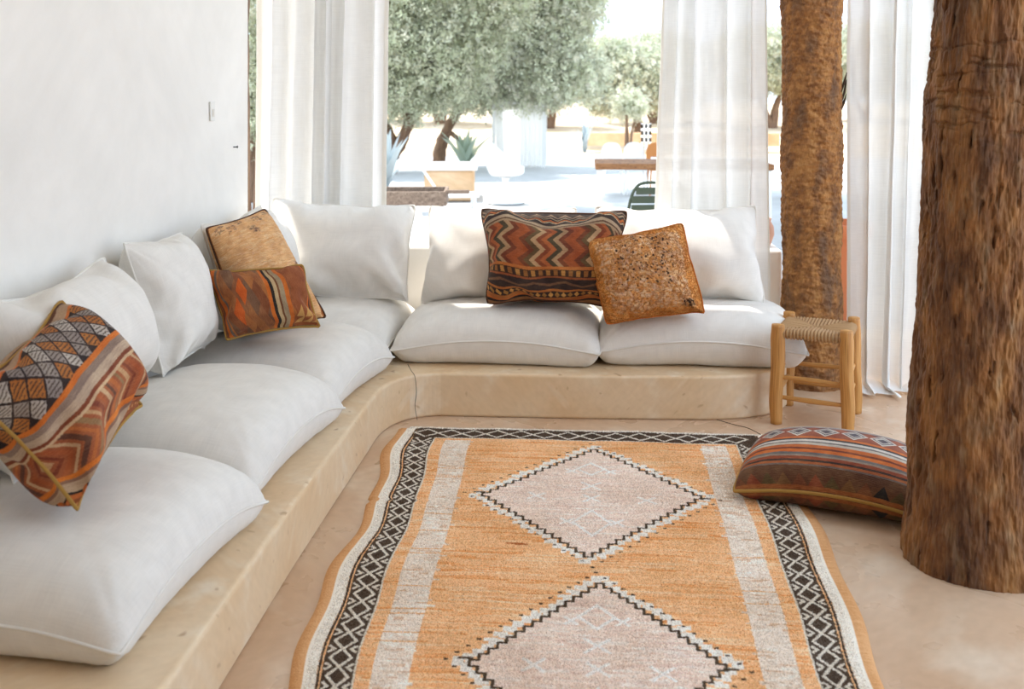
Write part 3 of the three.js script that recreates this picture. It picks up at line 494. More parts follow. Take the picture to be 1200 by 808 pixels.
  const top = sheet(110, 200, (u, v) => { const [a, z] = place(u, v), edge = smooth(0, 0.008, Math.min(u, 1 - u, v, 1 - v)); return [a, 0.002 + edge * hgt(a, z), z + 3]; }, (u, v) => [u, 1 - v], true);
  part('base_cloth', top, phys({ map: tex, bumpMap: fuzz, bumpScale: 0.003, roughness: 1 }), rug);
  const n = 230000, tuft = new THREE.ConeGeometry(0.0026, 0.005, 4, 1, true).translate(0, 0.0015, 0), inst = new THREE.InstancedMesh(tuft, std({ color: 0xffffff, roughness: 1 }), n), mt = new THREE.Matrix4(), q = new THREE.Quaternion(), col = new THREE.Color(); seed(601);
  for (let k = 0; k < n; k++) {
    const u = rr(0.03, 0.97), v = rr(0.002, 0.998), [a, z] = place(u, v), o = 4 * (Math.floor(v * (CH - 1)) * CW + Math.floor(u * (CW - 1)));
    q.setFromUnitVectors(V3(0, 1, 0), V3(rr(-0.7, 0.7), 1, rr(-0.5, 0.9)).normalize()); mt.compose(V3(a, 0.002 + hgt(a, z), z + 3), q, V3(1, rr(0.6, 1.1), 1)); inst.setMatrixAt(k, mt);
    const j = rr(0.93, 1.09); col.setRGB(data[o] / 255 * j, data[o + 1] / 255 * j, data[o + 2] / 255 * j, THREE.SRGBColorSpace); inst.setColorAt(k, col);
  }
  inst.name = 'pile'; inst.userData.kind = 'stuff'; inst.castShadow = inst.receiveShadow = true; rug.add(inst);
  const fr = []; for (let i = 0; i < 420; i++) { const u = rr(0.03, 0.99), [a, z] = place(u, 0); fr.push(limb([[a, 0.008, z + 3.002], [a + rr(-0.006, 0.006), 0.006, z + 2.99], [a + rr(-0.012, 0.012), 0.003, z + 2.99 - rr(0.006, 0.02)]], [0.0016, 0.0016, 0.0008], 4)); }
  const f = part('fringe', fr, std({ color: 0xdccfbb, roughness: 1 }), rug); f.userData.kind = 'stuff';
}

// ---------------------------------------------------------------- tree-trunk posts
function trunkPost(name, label, [px, pz], height, radius, relief, colour, texH, amp, lean = () => [0, 0]) {
  const g = thing(name, label, 'post', [px, 0, pz]);
  const TW = 768, TH = texH, H = new Float32Array(TW * TH);
  for (let j = 0; j < TH; j++) for (let i = 0; i < TW; i++) H[j * TW + i] = relief(i / TW * Math.PI * 2, (j + 0.5) / TH * height);
  const at = (u, v) => { const i = Math.floor(((u % 1) + 1) % 1 * TW) % TW, j = clamp(Math.floor(v * TH), 0, TH - 1); return H[j * TW + i]; };
  const map = fnTexture(TW, TH, (u, v) => colour(at(u, v), u * Math.PI * 2, v * height), { repeat: true });
  const bump = fnTexture(TW, TH, (u, v) => [clamp(at(u, v)) * 255], { srgb: false });
  const nu = 220, nv = Math.round(height * 190);
  const geo = sheet(nu, nv, (u, v) => { const a = u * Math.PI * 2, y = v * height, r = radius(a, y) + amp * (at(u === 1 ? 0 : u, v) - 0.5); const o = lean(y); return [Math.cos(a) * r + o[0], y, Math.sin(a) * r + o[1]]; }, undefined, true);
  part('bark', geo, std({ map, bumpMap: bump, bumpScale: amp * 0.9, roughness: 0.82 }), g);
  return g;
}
const ridged = (x, y, z, o) => { let s = 0, a = 0.55; for (let i = 0; i < o; i++) { s += a * (1 - Math.abs(ns(x, y, z + i * 3)) * 2.2); x *= 2.1; y *= 2.1; z *= 2.1; a *= 0.5; } return s; };
trunkPost('trunk_post', 'thick weathered brown log post beside the floor pillow', [1.195, -3.21], 3.77,
  (a, y) => 0.184 + 0.022 * smooth(0.22, 0, y) + 0.014 * smooth(0.72, 0.4, y) - 0.016 * smooth(1.38, 1.6, y) + 0.016 * fbm(Math.cos(a) * 1.2, Math.sin(a) * 1.2, y * 2.2, 3),
  (a, y) => { const c = Math.cos(a), s = Math.sin(a), wx = 0.5 * fbm(c * 3, s * 3, y * 6, 3);
    let h = 0.62 + 0.50 * fbm(c * 7 + wx, s * 7 - wx, y * 9 + wx * 4, 4) + 0.35 * fbm(c * 22, s * 22, y * 26, 3);
    const slit = ridged(c * 6 + wx * 0.6, s * 6, y * 3.2, 2); h -= 0.55 * smooth(0.69, 0.79, slit) * smooth(0.0, 0.3, ns(c * 4, s * 4, y * 9));
    h -= 0.45 * smooth(0.18, 0.42, fbm(c * 3 + 8, s * 3, y * 6, 4)); const gr = ns(c * 1.5, s * 1.5, y * 70 + 2 * fbm(c * 3, s * 3, y * 8, 2)); h -= 0.3 * smooth(0.15, 0.5, gr) * smooth(1.22, 1.34, y) * smooth(1.64, 1.52, y); return h; },
  (h, a, y) => { const c = Math.cos(a), s = Math.sin(a), big = fbm(c * 2.2, s * 2.2, y * 4.2, 4), mid = fbm(c * 6, s * 6, y * 9, 3), f = fbm(c * 45, s * 45, y * 22, 2); let col = mixc(hex(0x684120), hex(0x8a5a2e), clamp(0.5 + 2 * fbm(c * 5 + 3, s * 5, y * 11, 3))); col = mixc(col, hex(0xa87741), clamp(big * 2.2) * 0.8); col = mixc(col, hex(0x452a16), clamp(-big * 2.0) * 0.8); col = mixc(col, hex(0x8f7c66), clamp(mid * 2.4 - 0.2) * 0.6); return col.map((q) => q + f * 46); }, 1536, 0.022, (y) => [0.018 * y * y, 0]);
const palm = trunkPost('palm_trunk_post', 'slender palm trunk post with ringed fibrous bark beside the stool', [1.112, -5.12], 3.77,
  (a, y) => 0.144 + 0.003 * Math.sin(y * 7.3) + 0.003 * Math.sin(y * 17 + 1) + 0.007 * fbm(Math.cos(a) * 1.4, Math.sin(a) * 1.4, y * 4, 3) + 0.010 * smooth(0.2, 0, y),
  (a, y) => { const c = Math.cos(a), s = Math.sin(a), w = fbm(c * 1.2, s * 1.2, y * 3, 2) * 0.03 + fbm(c * 5, s * 5, y * 9, 2) * 0.012; return 0.48 + 0.75 * fbm(c * 2.6, s * 2.6, (y + w) * 44, 3) + 0.45 * fbm(c * 9, s * 9, (y + w * 0.6) * 60, 2) + 0.25 * (ridged(c * 2.5, s * 2.5, (y + w) * 22, 2) - 0.5); },
  (h, a, y) => { const c = Math.cos(a), s = Math.sin(a), big = fbm(c * 1.8, s * 1.8 + 4, y * 4.4, 4), f = fbm(c * 40, s * 40, y * 60, 2); let col = mixc(hex(0x75481f), hex(0xa06c37), clamp(0.5 + 2 * fbm(c * 3.5 + 3, s * 3.5, y * 42, 3))); col = mixc(col, hex(0xb5834a), clamp(big * 1.9) * 0.8); col = mixc(col, hex(0x5e4636), clamp(-big * 2.4) * 0.8); return col.map((q) => q + f * 30); }, 1536, 0.013);
{ seed(88); for (const [a, y, l] of [[0.15, 1.46, 0.10], [0.05, 1.40, 0.07], [0.3, 1.50, 0.08]]) { const r = 0.147, c = Math.cos(a), s = Math.sin(a); part('bark_splinter', limb([[c * r * 0.9, y - l, s * r * 0.9], [c * (r + 0.006), y - l * 0.3, s * (r + 0.006)], [c * (r + 0.018), y + l * 0.3, s * (r + 0.018)]], [0.006, 0.007, 0.002], 6, 0.5), M.dark, palm); } }

// ---------------------------------------------------------------- stool
{
  const g = thing('stool', 'low wooden stool with four round legs and a woven rush seat', 'stool', [1.012, 0, -4.56], -0.36), hw = 0.135, lw = 0.142;
  const legs = [[-1, 1], [1, 1], [1, -1], [-1, -1]]; seed(5);
  for (const [sx, sz] of legs) { const X = sx * lw, Z = sz * lw, b = 0.004 * sx; part('leg', limb([[X * 1.04, 0, Z * 1.04], [X * 1.02 + b, 0.10, Z * 1.02], [X, 0.24, Z + b], [X, 0.36, Z], [X * 0.99, 0.425, Z * 0.99]], [0.0235, 0.028, 0.029, 0.030, 0.029, 0.026], 16, 0.12), M.stoolWood, g); }
  const rung = (a, b, y0, y1) => part('rung', limb([[a[0] * lw, y0, a[1] * lw], [(a[0] + b[0]) / 2 * lw, (y0 + y1) / 2 + rr(-0.003, 0.003), (a[1] + b[1]) / 2 * lw], [b[0] * lw, y1, b[1] * lw]], [0.0085, 0.0115, 0.0085], 10, 0.15), M.stoolWood, g);
  for (let i = 0; i < 4; i++) { const a = legs[i], b = legs[(i + 1) % 4], off = i % 2 ? 0.025 : 0; rung(a, b, 0.115 + off, 0.11 + off); rung(a, b, 0.20 + off, 0.195 + off); rung(a, b, 0.385, 0.385).name = 'seat_rail'; }
  for (let k = 0; k < 4; k++) {                                   // four rush triangles, cords from rail to diagonal
    const cords = [], n = 17, ca = Math.cos(k * Math.PI / 2), sa = Math.sin(k * Math.PI / 2), R = (x, y, z) => [x * ca + z * sa, y, -x * sa + z * ca];
    for (let i = 0; i < n; i++) { const t = (i + 0.5) / n * 2 - 1, x = t * (hw - 0.012), e = Math.abs(x), z1 = hw + 0.003, dip = (q) => 0.405 - 0.010 * (1 - q / hw) + rr(-0.0012, 0.0012);
      cords.push(limb([R(x, 0.372, z1 - 0.012), R(x, 0.374, z1 + 0.009), R(x, 0.392, z1 + 0.0125), R(x, 0.4035, z1), R(x * 0.98, dip(hw * 0.7), lerp(z1, e, 0.5)), R(x * 0.97, dip(e), Math.max(e - 0.004, 0.004))], [0.0066, 0.0068, 0.0068, 0.0068, 0.0066, 0.0064], 6, 0.1)); }
    part('rush_panel', cords, M.rush, g);
  }
}

// ---------------------------------------------------------------- curtains on rods
const ringGeo = new THREE.TorusGeometry(0.022, 0.003, 6, 16).rotateY(Math.PI / 2);
function curtain(label, topPts, botPts, y0, y1, pleats, amp, sd, { flare = 0, tail, mid, mat = M.curtain } = {}) {
  const g = thing('curtain', label, 'curtain', [(botPts[0][0] + botPts[1][0]) / 2, y0, botPts[0][1]], 0, undefined), ox = g.position.x, oz = g.position.z; seed(sd);
  const ph = Array.from({ length: 6 }, () => rr(0, 6.28));
  const f = (u, v) => {
    const vt = tail ? Math.max(0, (v - 0.12) / 0.88) : v, fl = tail ? smooth(0.14, 0, v) : 0, y = lerp(y0, y1, vt), t = vt, uu = u + 0.035 * Math.sin(u * 9 + ph[0]) + 0.02 * Math.sin(u * 17 + ph[1] + t * 1.5);
    let x = lerp(lerp(botPts[0][0], botPts[1][0], u), lerp(topPts[0][0], topPts[1][0], u), t), z = lerp(lerp(botPts[0][1], botPts[1][1], u), lerp(topPts[0][1], topPts[1][1], u), t);
    if (mid) { const k = Math.sin(Math.PI * clamp((y - y0) / (y1 - y0) * 1.2)); x += mid * k * u; }
    const sharp = Math.sin(uu * pleats * 6.283 + ph[2] + 0.7 * Math.sin(t * 2 + ph[3])), a = amp * (0.75 + 0.35 * Math.sin(u * 11 + ph[4])) * (1 + flare * (1 - t) ** 2);
    z += a * (sharp * 0.8 + 0.25 * Math.sin(uu * pleats * 13.1 + ph[5] + t)); x += a * 0.55 * Math.cos(uu * pleats * 6.283 + ph[2]);
    x += 0.006 * fbm(u * 6, y * 3, sd, 2); z += 0.012 * fbm(u * 9, y * 4, sd + 3, 2);
    if (tail) { z += fl * tail * (0.55 + 0.45 * Math.sin(u * 5 + 0.4)); x += fl * tail * 0.5 * (u - 0.25); }
    return [x - ox, y - y0 + (tail ? 0.016 * smooth(0.1, 0, y) * (1 + Math.sin(u * 26 + fl * 2)) * (1 - 0.75 * fl * fl) : 0), z - oz];
  };
  const panel = part('panel', sheet(200, 150, f, (u, v) => [u * 1.6, v * (y1 - y0)]), mat, g);
  for (const s of [0, 1]) part('hem', sheet(6, 150, (u, v) => { const uu = s ? 1 - u * 0.018 : u * 0.018, p = f(uu, v); p[2] += 0.0022; return p; }, (u, v) => [u * 0.03, v * 2]), M.hem, panel);
  for (let i = 0; i < 9; i++) { const p = f((i + 0.5) / 9, 1); part('ring', ringGeo, M.iron, g).position.set(p[0], p[1] + 0.014, lerp(topPts[0][1], topPts[1][1], 0.5) - oz); }
  return g;
}
curtain('long off white curtain hanging beside the left plaster wall', [[-1.66, -5.24], [-1.00, -5.24]], [[-1.735, -5.225], [-1.04, -5.225]], 0.34, 3.60, 6.5, 0.038, 3, { flare: 0.3, mat: M.drapery });
curtain('sheer white curtain hanging behind the right back cushion', [[0.46, -5.2], [0.885, -5.2]], [[0.33, -5.19], [0.915, -5.19]], 0.22, 3.60, 4.2, 0.036, 8, { flare: 0.2 });
curtain('sheer white curtain trailing on the floor behind the stool', [[1.30, -5.14], [1.85, -5.10]], [[1.28, -5.06], [1.62, -4.98]], 0.012, 3.60, 4.1, 0.05, 12, { flare: 0.3, tail: 0.17, mid: 0 });
const rod = thing('curtain_rod', 'dark iron curtain rod under the ceiling along the window opening', 'curtain rod', [0.2, 3.615, -5.21]);
part('rod', new THREE.CylinderGeometry(0.011, 0.011, 3.95, 12).rotateZ(Math.PI / 2), M.iron, rod); for (const x of [-1.8, 0.2, 1.8]) part('bracket', box(0.02, 0.16, 0.02, x, 0.075, 0), M.iron, rod);

// ---------------------------------------------------------------- small things on wall and ledge
{
  const g = thing('wall_socket', 'small white switch plate on the left plaster wall', 'switch', [-1.649, 1.30, -4.43]);
  part('plate', box(0.008, 0.085, 0.055, 0.004, 0.042, 0, 0.003), M.offwhite, g); part('rocker', box(0.006, 0.034, 0.02, 0.010, 0.034, -0.002, 0.002), M.piping, g);
  const h = thing('nail', 'small nail in the left plaster wall below the switch plate', 'nail', [-1.65, 1.17, -4.72]);
  part('shaft', new THREE.CylinderGeometry(0.0025, 0.0025, 0.02, 8).rotateZ(Math.PI / 2).translate(0.008, 0, 0), M.iron, h); part('head', new THREE.CylinderGeometry(0.006, 0.006, 0.003, 10).rotateZ(Math.PI / 2).translate(0.019, 0, 0), M.iron, h);
  const p = thing('clay_pot', 'small pinkish clay pot on the window ledge beside the palm trunk', 'pot', [0.92, 0.632, -5.4]);
  part('body', new THREE.LatheGeometry([[0, 0], [0.04, 0], [0.045, 0.01], [0.062, 0.06], [0.06, 0.10], [0.045, 0.13], [0.05, 0.145], [0.045, 0.147], [0.038, 0.13], [0.05, 0.1], [0.05, 0.05], [0, 0.012]].map((q) => new THREE.Vector2(...q)), 28), M.clay, p);
}

// ---------------------------------------------------------------- outside
// an olive tree: trunks (lists of points and radii) and crown blobs [x, y, z, rx, ry, rz], relative to its base
const sprig = (() => { seed(9); const list = []; for (let i = 0; i < 9; i++) { const t = i / 8, l = rr(0.045, 0.07), w = 0.011, g = new THREE.BufferGeometry(); const a = i * 2.4, p = V3(0, t * 0.16, 0), d = V3(Math.cos(a), 0.7, Math.sin(a)).normalize(), s = V3(-Math.sin(a), rr(-0.5, 0.5), Math.cos(a)).normalize(); const v = [p, p.clone().addScaledVector(d, l * 0.5).addScaledVector(s, w), p.clone().addScaledVector(d, l), p.clone().addScaledVector(d, l * 0.5).addScaledVector(s, -w)]; g.setAttribute('position', new THREE.Float32BufferAttribute(v.flatMap((q) => q.toArray()), 3)); g.setAttribute('uv', new THREE.Float32BufferAttribute([0, 0, 1, 0.5, 0, 1, 0, 0.5], 2)); g.setIndex([0, 1, 2, 0, 2, 3]); g.computeVertexNormals(); list.push(g); } return mergeGeometries(list); })();
function olive(name, label, pos, trunks, blobs, n, tint, sd, scale = 1, group) {
  const g = thing(name, label, 'tree', pos, 0, group);
  for (const [pts, r] of trunks) part('trunk', limb(pts, r, 10, 0.5), M.trunk, g);
  seed(sd); const inst = new THREE.InstancedMesh(sprig, M.leaf, n), mt = new THREE.Matrix4(), q = new THREE.Quaternion(), col = new THREE.Color(), tot = blobs.reduce((s, b) => s + b[3] * b[4], 0);
  for (let k = 0; k < n; k++) {
    let w = rnd() * tot, b = blobs[0]; for (const c of blobs) { w -= c[3] * c[4]; if (w <= 0) { b = c; break; } }
    const d = V3(rr(-1, 1), rr(-1, 1), rr(-1, 1)); while (d.lengthSq() > 1 || d.lengthSq() < 0.12) d.set(rr(-1, 1), rr(-1, 1), rr(-1, 1));
    const cl = 0.10 * fbm(d.x * 4 + sd, d.y * 4, d.z * 4, 2) * 5; d.multiplyScalar(1 + cl * 0.5);
    q.setFromEuler(new THREE.Euler(rr(0, 6.28), rr(0, 6.28), rr(0, 6.28))); const s = rr(0.8, 1.5) * scale;
    mt.compose(V3(b[0] + d.x * b[3], b[1] + d.y * b[4], b[2] + d.z * b[5]), q, V3(s, s, s)); inst.setMatrixAt(k, mt);
    const j = rr(0.75, 1.25); col.setRGB(tint[0] * j, tint[1] * j * rr(0.95, 1.05), tint[2] * j); inst.setColorAt(k, col);
  }
  inst.name = 'foliage'; inst.userData.kind = 'stuff'; inst.castShadow = inst.receiveShadow = true; g.add(inst); return g;
}
const OL = [0.56, 0.57, 0.41], OL2 = [0.62, 0.63, 0.48];
olive('olive_tree', 'big grey green olive tree with forked dark trunk behind the agave', [-3.7, 0, -19.0],
  [[[[0, -0.1, 0], [0.08, 0.5, 0], [-0.15, 1.1, 0], [-0.5, 2.0, 0.1]], [0.17, 0.14, 0.1, 0.05]], [[[0.1, 0.3, 0], [0.35, 0.75, 0], [0.55, 1.5, 0], [0.9, 2.4, 0]], [0.14, 0.11, 0.09, 0.05]]],
  [[-0.3, 2.9, 0, 1.7, 1.5, 1.3], [0.7, 2.2, 0.2, 1.5, 1.1, 1.1], [0.2, 1.6, 0.2, 1.1, 0.65, 0.8], [1.4, 3.3, 0, 1.4, 1.3, 1.1]], 15000, OL, 101, 1.25);
olive('olive_tree', 'olive tree with a single leaning brown trunk behind the stone block', [-3.0, 0, -20.8],
  [[[[0, -0.1, 0], [0.08, 0.45, 0], [0.25, 0.85, 0], [0.9, 1.9, 0]], [0.15, 0.12, 0.1, 0.05]], [[[0.2, 0.75, 0], [0.5, 0.5, 0.1], [0.75, 0.2, 0.2]], [0.05, 0.06, 0.05]]],
  [[1.4, 2.7, 0, 1.7, 1.35, 1.2], [2.0, 1.9, 0.2, 1.5, 0.75, 0.9], [0.6, 1.7, 0, 1.0, 0.6, 0.8], [2.3, 3.5, 0, 1.2, 1.1, 1]], 14000, OL2, 102, 1.3);
olive('olive_tree', 'rounded olive tree on the slope behind the white chairs', [1.5, 0.1, -30],
  [[[[0, -0.1, 0], [0.05, 0.6, 0], [-0.1, 1.3, 0]], [0.12, 0.1, 0.06]]], [[-0.1, 1.9, 0, 1.25, 1.0, 1.0], [1.1, 1.7, 0, 1.1, 0.8, 0.8], [-0.9, 2.2, 0, 1.1, 0.95, 0.8], [-0.6, 1.25, 0.2, 0.9, 0.5, 0.6]], 9000, OL2, 103, 1.5);
olive('olive_tree', 'thin sapling with bare stems in front of the low garden wall', [1.0, 0, -24.8], [[[[0, -0.1, 0], [0.02, 0.5, 0], [0.0, 1.1, 0]], [0.06, 0.045, 0.03]], [[[0.1, -0.1, 0.1], [0.12, 0.5, 0.1], [0.2, 0.9, 0]], [0.04, 0.03, 0.02]]], [[0.1, 1.25, 0, 0.4, 0.3, 0.3]], 500, OL2, 104, 1.1);
const far = [[-9, -38, 1.3], [-5.2, -37, 1.1], [-1.2, -36, 1.0], [2.6, -38, 1.15], [6.5, -36, 1.2], [10.5, -39, 1.3]];
far.forEach(([x, z, s], i) => olive('olive_tree', 'distant olive tree in the row on the sandy slope', [x, 0.35, z], [[[[0, -0.1, 0], [0.1, 0.7, 0], [0.4, 1.5, 0]], [0.16, 0.12, 0.06]], [[[0, -0.1, 0.1], [-0.3, 0.7, 0], [-0.6, 1.4, 0]], [0.12, 0.1, 0.05]]], [[0, 2.0 * s, 0, 1.9 * s, 1.0 * s, 1.1], [1.0, 1.6, 0, 1.1, 0.6, 0.8], [-1.1, 1.6, 0, 1.1, 0.6, 0.8]], 5500, OL2, 110 + i, 1.8, 'row of distant olive trees'));
olive('olive_tree', 'olive tree outside glimpsed between the plaster wall and the left curtain', [-4.6, 0, -13.6], [[[[0, -0.1, 0], [0.1, 0.7, 0], [0.5, 1.5, 0]], [0.15, 0.12, 0.06]]], [[0.2, 2.4, 0, 1.2, 1.3, 1.2], [0.5, 1.5, 0, 0.9, 0.8, 0.8]], 7000, OL, 120, 1.0);
olive('shade_tree', 'tall tree whose high crown shades the terrace beside the outdoor table', [3.05, 0, -14.6], [[[[0, -0.1, 0], [0.1, 2, 0], [-0.4, 4.2, 0], [-1, 6, 0.2]], [0.24, 0.2, 0.15, 0.06]]], [[-1.2, 6.2, 0.6, 2.6, 1.1, 2.2], [-3.2, 6.0, 1.2, 2.0, 0.9, 1.8], [-2.2, 6.3, -1.6, 2.0, 0.9, 1.6], [0.8, 6.2, 1.8, 2.0, 0.9, 1.8]], 15000, OL, 130, 1.9);
olive('shade_tree', 'tall tree whose high crown shades the terrace close to the window', [3.0, 0, -8.8], [[[[0, -0.1, 0], [0.1, 2, 0], [-0.4, 4.2, 0], [-1, 6, 0.2]], [0.24, 0.2, 0.15, 0.06]]], [[-1.6, 6.2, 0, 2.6, 1.1, 2.0], [-3.6, 6.0, -0.4, 2.0, 0.9, 1.8], [0.5, 6.3, -1, 2.0, 0.9, 1.6], [-2.4, 6.1, -1.9, 2, 0.9, 1.6]], 14000, OL, 131, 1.9);
{ // rough pole and slim leaning branch at the wall end
  const a = thing('bark_pole', 'rough mottled bark pole standing outside at the end of the plaster wall', 'pole', [-1.99, 0, -5.86]); part('shaft', limb([[0, 0, 0], [0.0, 0.9, 0], [-0.01, 1.8, 0], [0, 2.8, 0]], [0.045, 0.04, 0.042, 0.04], 12, 0.5), M.trunk, a);
  const b = thing('leaning_pole', 'slim brown pole leaning beside the left curtain', 'pole', [-1.985, 0, -6.02]); part('shaft', limb([[0, 0, 0], [0.03, 0.9, 0], [0.085, 1.9, 0], [0.12, 2.8, 0]], [0.026, 0.024, 0.022, 0.02], 10, 0.3), M.trunk, b);
}
function agave(label, pos, n, len, mat, sd, spread = 1) {
  const g = thing('agave', label, 'plant', pos); seed(sd);
  for (let i = 0; i < n; i++) { const a = i * 2.4, tilt = rr(0.15, 0.95) * spread, l = len * rr(0.75, 1.1), w = l * 0.085;
    part('leaf', sheet(4, 10, (u, v) => { const t = v, wd = w * (t < 0.35 ? 0.7 + t * 0.86 : 1 - ((t - 0.35) / 0.65) ** 1.6) + 0.002, s = (u - 0.5) * 2, th = tilt * (0.6 + 0.5 * t), r = Math.sin(th) * t * l, y = Math.cos(th) * t * l + Math.abs(s) * wd * 0.35; return [Math.cos(a) * r - Math.sin(a) * s * wd, y, Math.sin(a) * r + Math.cos(a) * s * wd]; }), mat, g); }
}
agave('pale spiky agave beside the weathered wooden trough', [-3.0, 0, -15.2], 18, 0.95, M.agaveBlue, 31);
agave('green spiky agave in front of the leaning olive trunk', [-2.3, 0, -19.6], 18, 0.95, M.agave, 32, 0.8);
agave('blue grey upright spiky plant in front of the low garden wall', [0.0, 0.05, -25.2], 12, 0.75, M.agaveBlue, 33, 0.35);
{ // low garden wall and outer ledge
  struct('garden_wall', metreUV(box(5.2, 0.35, 0.4, 2.6, 0.28, -28)), M.stone, 'low brown stone garden wall on the slope', 'garden wall');
  const t = thing('wooden_trough', 'weathered wooden trough with dark inside on trestle legs outside the window', 'trough', [-1.74, 0, -9.4], 0.1);
  part('side', box(0.95, 0.13, 0.03, 0, 0.49, 0.26, 0.006), M.greyWood, t); part('side', box(0.95, 0.13, 0.03, 0, 0.49, -0.26, 0.006), M.greyWood, t);
  for (const s of [-1, 1]) { part('end', box(0.03, 0.13, 0.5, s * 0.46, 0.49, 0, 0.006), M.greyWood, t); part('handle', box(0.22, 0.035, 0.035, s * 0.57, 0.55, 0.24 , 0.008), M.greyWood, t); for (const q of [-1, 1]) part('leg', box(0.05, 0.43, 0.05, s * 0.4, 0.215, q * 0.22, 0.006), M.greyWood, t); }
  part('bottom', box(0.92, 0.02, 0.5, 0, 0.435, 0), M.dark, t);
  const b = thing('stone_block', 'square rough stone block table with a white slab top on the terrace', 'table', [-1.88, 0, -14.3], 0.1);
  part('block', box(0.68, 0.42, 1.1, 0, 0.21, 0, 0.05), M.stone, b); part('slab', box(0.76, 0.05, 1.18, 0, 0.445, 0, 0.015), M.white, b);
  const d = thing('deck_chair', 'low white deck chair with a slanted back on the terrace', 'chair', [-1.72, 0, -12.6], 0.2);
  part('seat', box(0.5, 0.03, 0.5, 0.15, 0.2, 0, 0.01), M.white, d); part('backrest', new RoundedBoxGeometry(0.03, 0.62, 0.5, 2, 0.01).rotateZ(0.6).translate(-0.22, 0.43, 0), M.white, d);
  for (const [x, z] of [[0.35, 0.2], [0.35, -0.2], [-0.05, 0.2], [-0.05, -0.2]]) part('leg', box(0.03, 0.2, 0.03, x, 0.1, z), M.white, d);
  const c = thing('pedestal_chair', 'white pedestal tub chair standing alone on the terrace', 'chair', [-1.05, 0, -13.6], -0.5);
  part('base', new THREE.LatheGeometry([[0, 0], [0.25, 0], [0.24, 0.015], [0.1, 0.03], [0.04, 0.08], [0.03, 0.25], [0.05, 0.33], [0.1, 0.36], [0, 0.36]].map((q) => new THREE.Vector2(...q)), 28), M.white, c);
  part('shell', sheet(40, 20, (u, v) => { const a = u * 6.2832, up = 0.5 - 0.5 * Math.cos(a), r = 0.04 + 0.21 * Math.sin(Math.min(1, v * 1.4) * Math.PI / 2), y = 0.36 + 0.08 * v * v + (0.04 + 0.34 * up ** 3) * smooth(0.3, 1, v); return [Math.cos(a) * r * (1 + 0.12 * v * up), y, Math.sin(a) * r]; }), M.white, c);
  const z = thing('gazebo', 'white draped cloth gazebo on thin white posts at the far end of the terrace', 'gazebo', [-1.32, 0, -21.0]);
  for (const [x, q] of [[-0.5, 0.5], [0.5, 0.5], [0.5, -0.5], [-0.5, -0.5]]) part('post', box(0.06, 1.36, 0.06, x, 0.68, q), M.white, z);
  for (const q of [-0.5, 0.5]) { part('beam', box(1.06, 0.05, 0.05, 0, 1.3, q), M.white, z); part('beam', box(0.05, 0.05, 1.06, q, 1.3, 0), M.white, z); }
  const drape = (x0, x1, zz, ph) => part('drape', sheet(40, 14, (u, v) => [lerp(x0, x1, u) + 0.02 * Math.sin(v * 3 + ph), 0.03 + v * 1.25, zz + 0.03 * Math.sin(u * 30 + ph) * (1.2 - v)]), M.drape, z);
  drape(0.02, 0.46, 0.46, 0); drape(-0.46, -0.3, 0.46, 2); drape(-0.46, 0.1, -0.46, 1); drape(0.1, 0.46, -0.46, 3);
  const dt = thing('dining_table', 'long outdoor table with a brown wooden top and white legs', 'table', [0.98, 0, -10.6]);
  part('tabletop', box(1.75, 0.06, 0.85, 0, 0.72, 0, 0.01), M.plank, dt); for (const [x, q] of [[-0.83, 0.38], [0.83, 0.38], [0.83, -0.38], [-0.83, -0.38]]) part('leg', box(0.045, 0.69, 0.045, x, 0.345, q), M.white, dt);
  const shellChair = (name, label, x, zz, mat, w, open) => { const s = thing(name, label, 'chair', [x, 0, zz], 0.05);
    part('seat', box(w, 0.04, 0.42, 0, 0.45, 0, 0.015), mat, s);
    const sh = new THREE.Shape(); sh.moveTo(-w / 2, 0); sh.lineTo(w / 2, 0); sh.lineTo(w / 2, 0.22); sh.bezierCurveTo(w / 2, 0.42, w / 4, 0.44, 0, 0.44); sh.bezierCurveTo(-w / 4, 0.44, -w / 2, 0.42, -w / 2, 0.22); sh.closePath();
    const ho = new THREE.Path(); const k = open; ho.moveTo(-w * k, 0.06); ho.lineTo(-w * k, 0.06 + 0.44 * k); ho.lineTo(w * k, 0.06 + 0.44 * k); ho.lineTo(w * k, 0.06); ho.closePath(); sh.holes.push(ho);
    part('backrest', new THREE.ExtrudeGeometry(sh, { depth: 0.025, bevelEnabled: true, bevelSize: 0.006, bevelThickness: 0.006, bevelSegments: 2 }).rotateX(-0.12).translate(0, 0.46, -0.22), mat, s);
    s.scale.y = 0.82; for (const [a, b] of [[-1, 1], [1, 1], [1, -1], [-1, -1]]) part('leg', limb([[a * w * 0.42, 0.45, b * 0.18], [a * w * 0.5, 0, b * 0.22]], [0.014, 0.011], 8), mat, s); };
  shellChair('terrace_chair', 'white round backed chair behind the outdoor table, next to the table end', 0.41, -15.0, M.white, 0.29, 0.16);
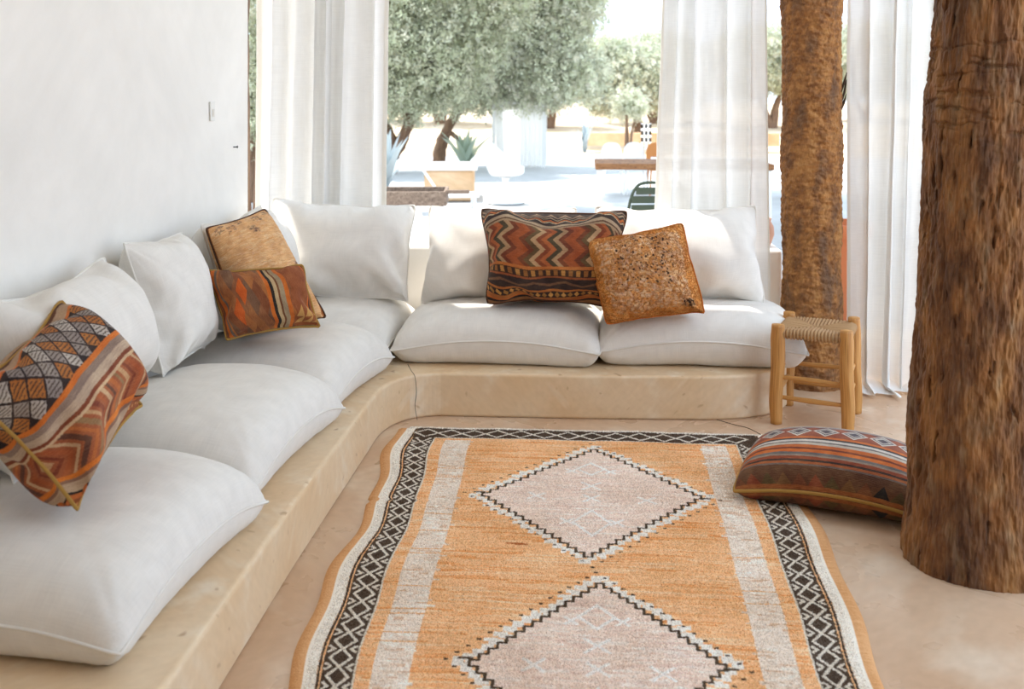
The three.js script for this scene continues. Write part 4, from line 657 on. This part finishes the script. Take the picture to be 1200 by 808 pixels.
  shellChair('terrace_chair', 'tall white round backed chair behind the outdoor table, beside the orange one', 0.75, -15.1, M.white, 0.30, 0.14);
  shellChair('terrace_chair', 'orange wicker chair with a round open back behind the outdoor table', 1.06, -15.0, M.orangeWicker, 0.27, 0.3);
  const gc = thing('slatted_chair', 'dark green metal chair with horizontal back slats just outside the window', 'chair', [0.52, 0, -7.3], 0.15);
  part('seat', box(0.42, 0.03, 0.4, 0, 0.44, -0.2, 0.01), M.green, gc);
  for (let i = 0; i < 5; i++) { const y = 0.50 + i * 0.062, w = i === 4 ? 0.34 : 0.40; part('slat', box(w, 0.05, 0.014, 0, y, 0.02 + i * 0.008, 0.005), M.green, gc); }
  part('back_frame', limb([[-0.21, 0.42, 0.0], [-0.21, 0.66, 0.03], [-0.15, 0.79, 0.05], [0, 0.805, 0.055], [0.15, 0.79, 0.05], [0.21, 0.66, 0.03], [0.21, 0.42, 0]], [0.011, 0.011], 8), M.green, gc);
  for (const [a, b] of [[-1, 0], [1, 0], [1, -1], [-1, -1]]) part('leg', limb([[a * 0.2, 0.44, b * 0.38], [a * 0.21, 0, b * 0.4 + (b ? 0 : 0.04)]], [0.012, 0.011], 8), M.green, gc);
  const wl = thing('lattice_stand', 'small white lattice stand on the sandy slope', 'stand', [1.55, 0.1, -26]); for (let i = 0; i < 3; i++) { part('bar', box(0.26, 0.1, 0.05, 0, 0.25 + i * 0.17, 0), M.white, wl); part('bar', box(0.06, 0.66, 0.05, (i - 1) * 0.1, 0.33, 0), M.white, wl); }
  const pt = thing('terracotta_planter', 'orange terracotta planter outside behind the palm trunk', 'planter', [1.56, 0, -6.4]);
  part('pot', new THREE.LatheGeometry([[0, 0], [0.13, 0], [0.17, 0.55], [0.2, 0.56], [0.2, 0.64], [0.17, 0.64], [0.15, 0.5], [0, 0.5]].map((q) => new THREE.Vector2(...q)), 28), M.terracotta, pt);
}

scene.traverse((o) => { if (o.isMesh) { o.castShadow = true; o.receiveShadow = true; } });
renderer.render(scene, camera);
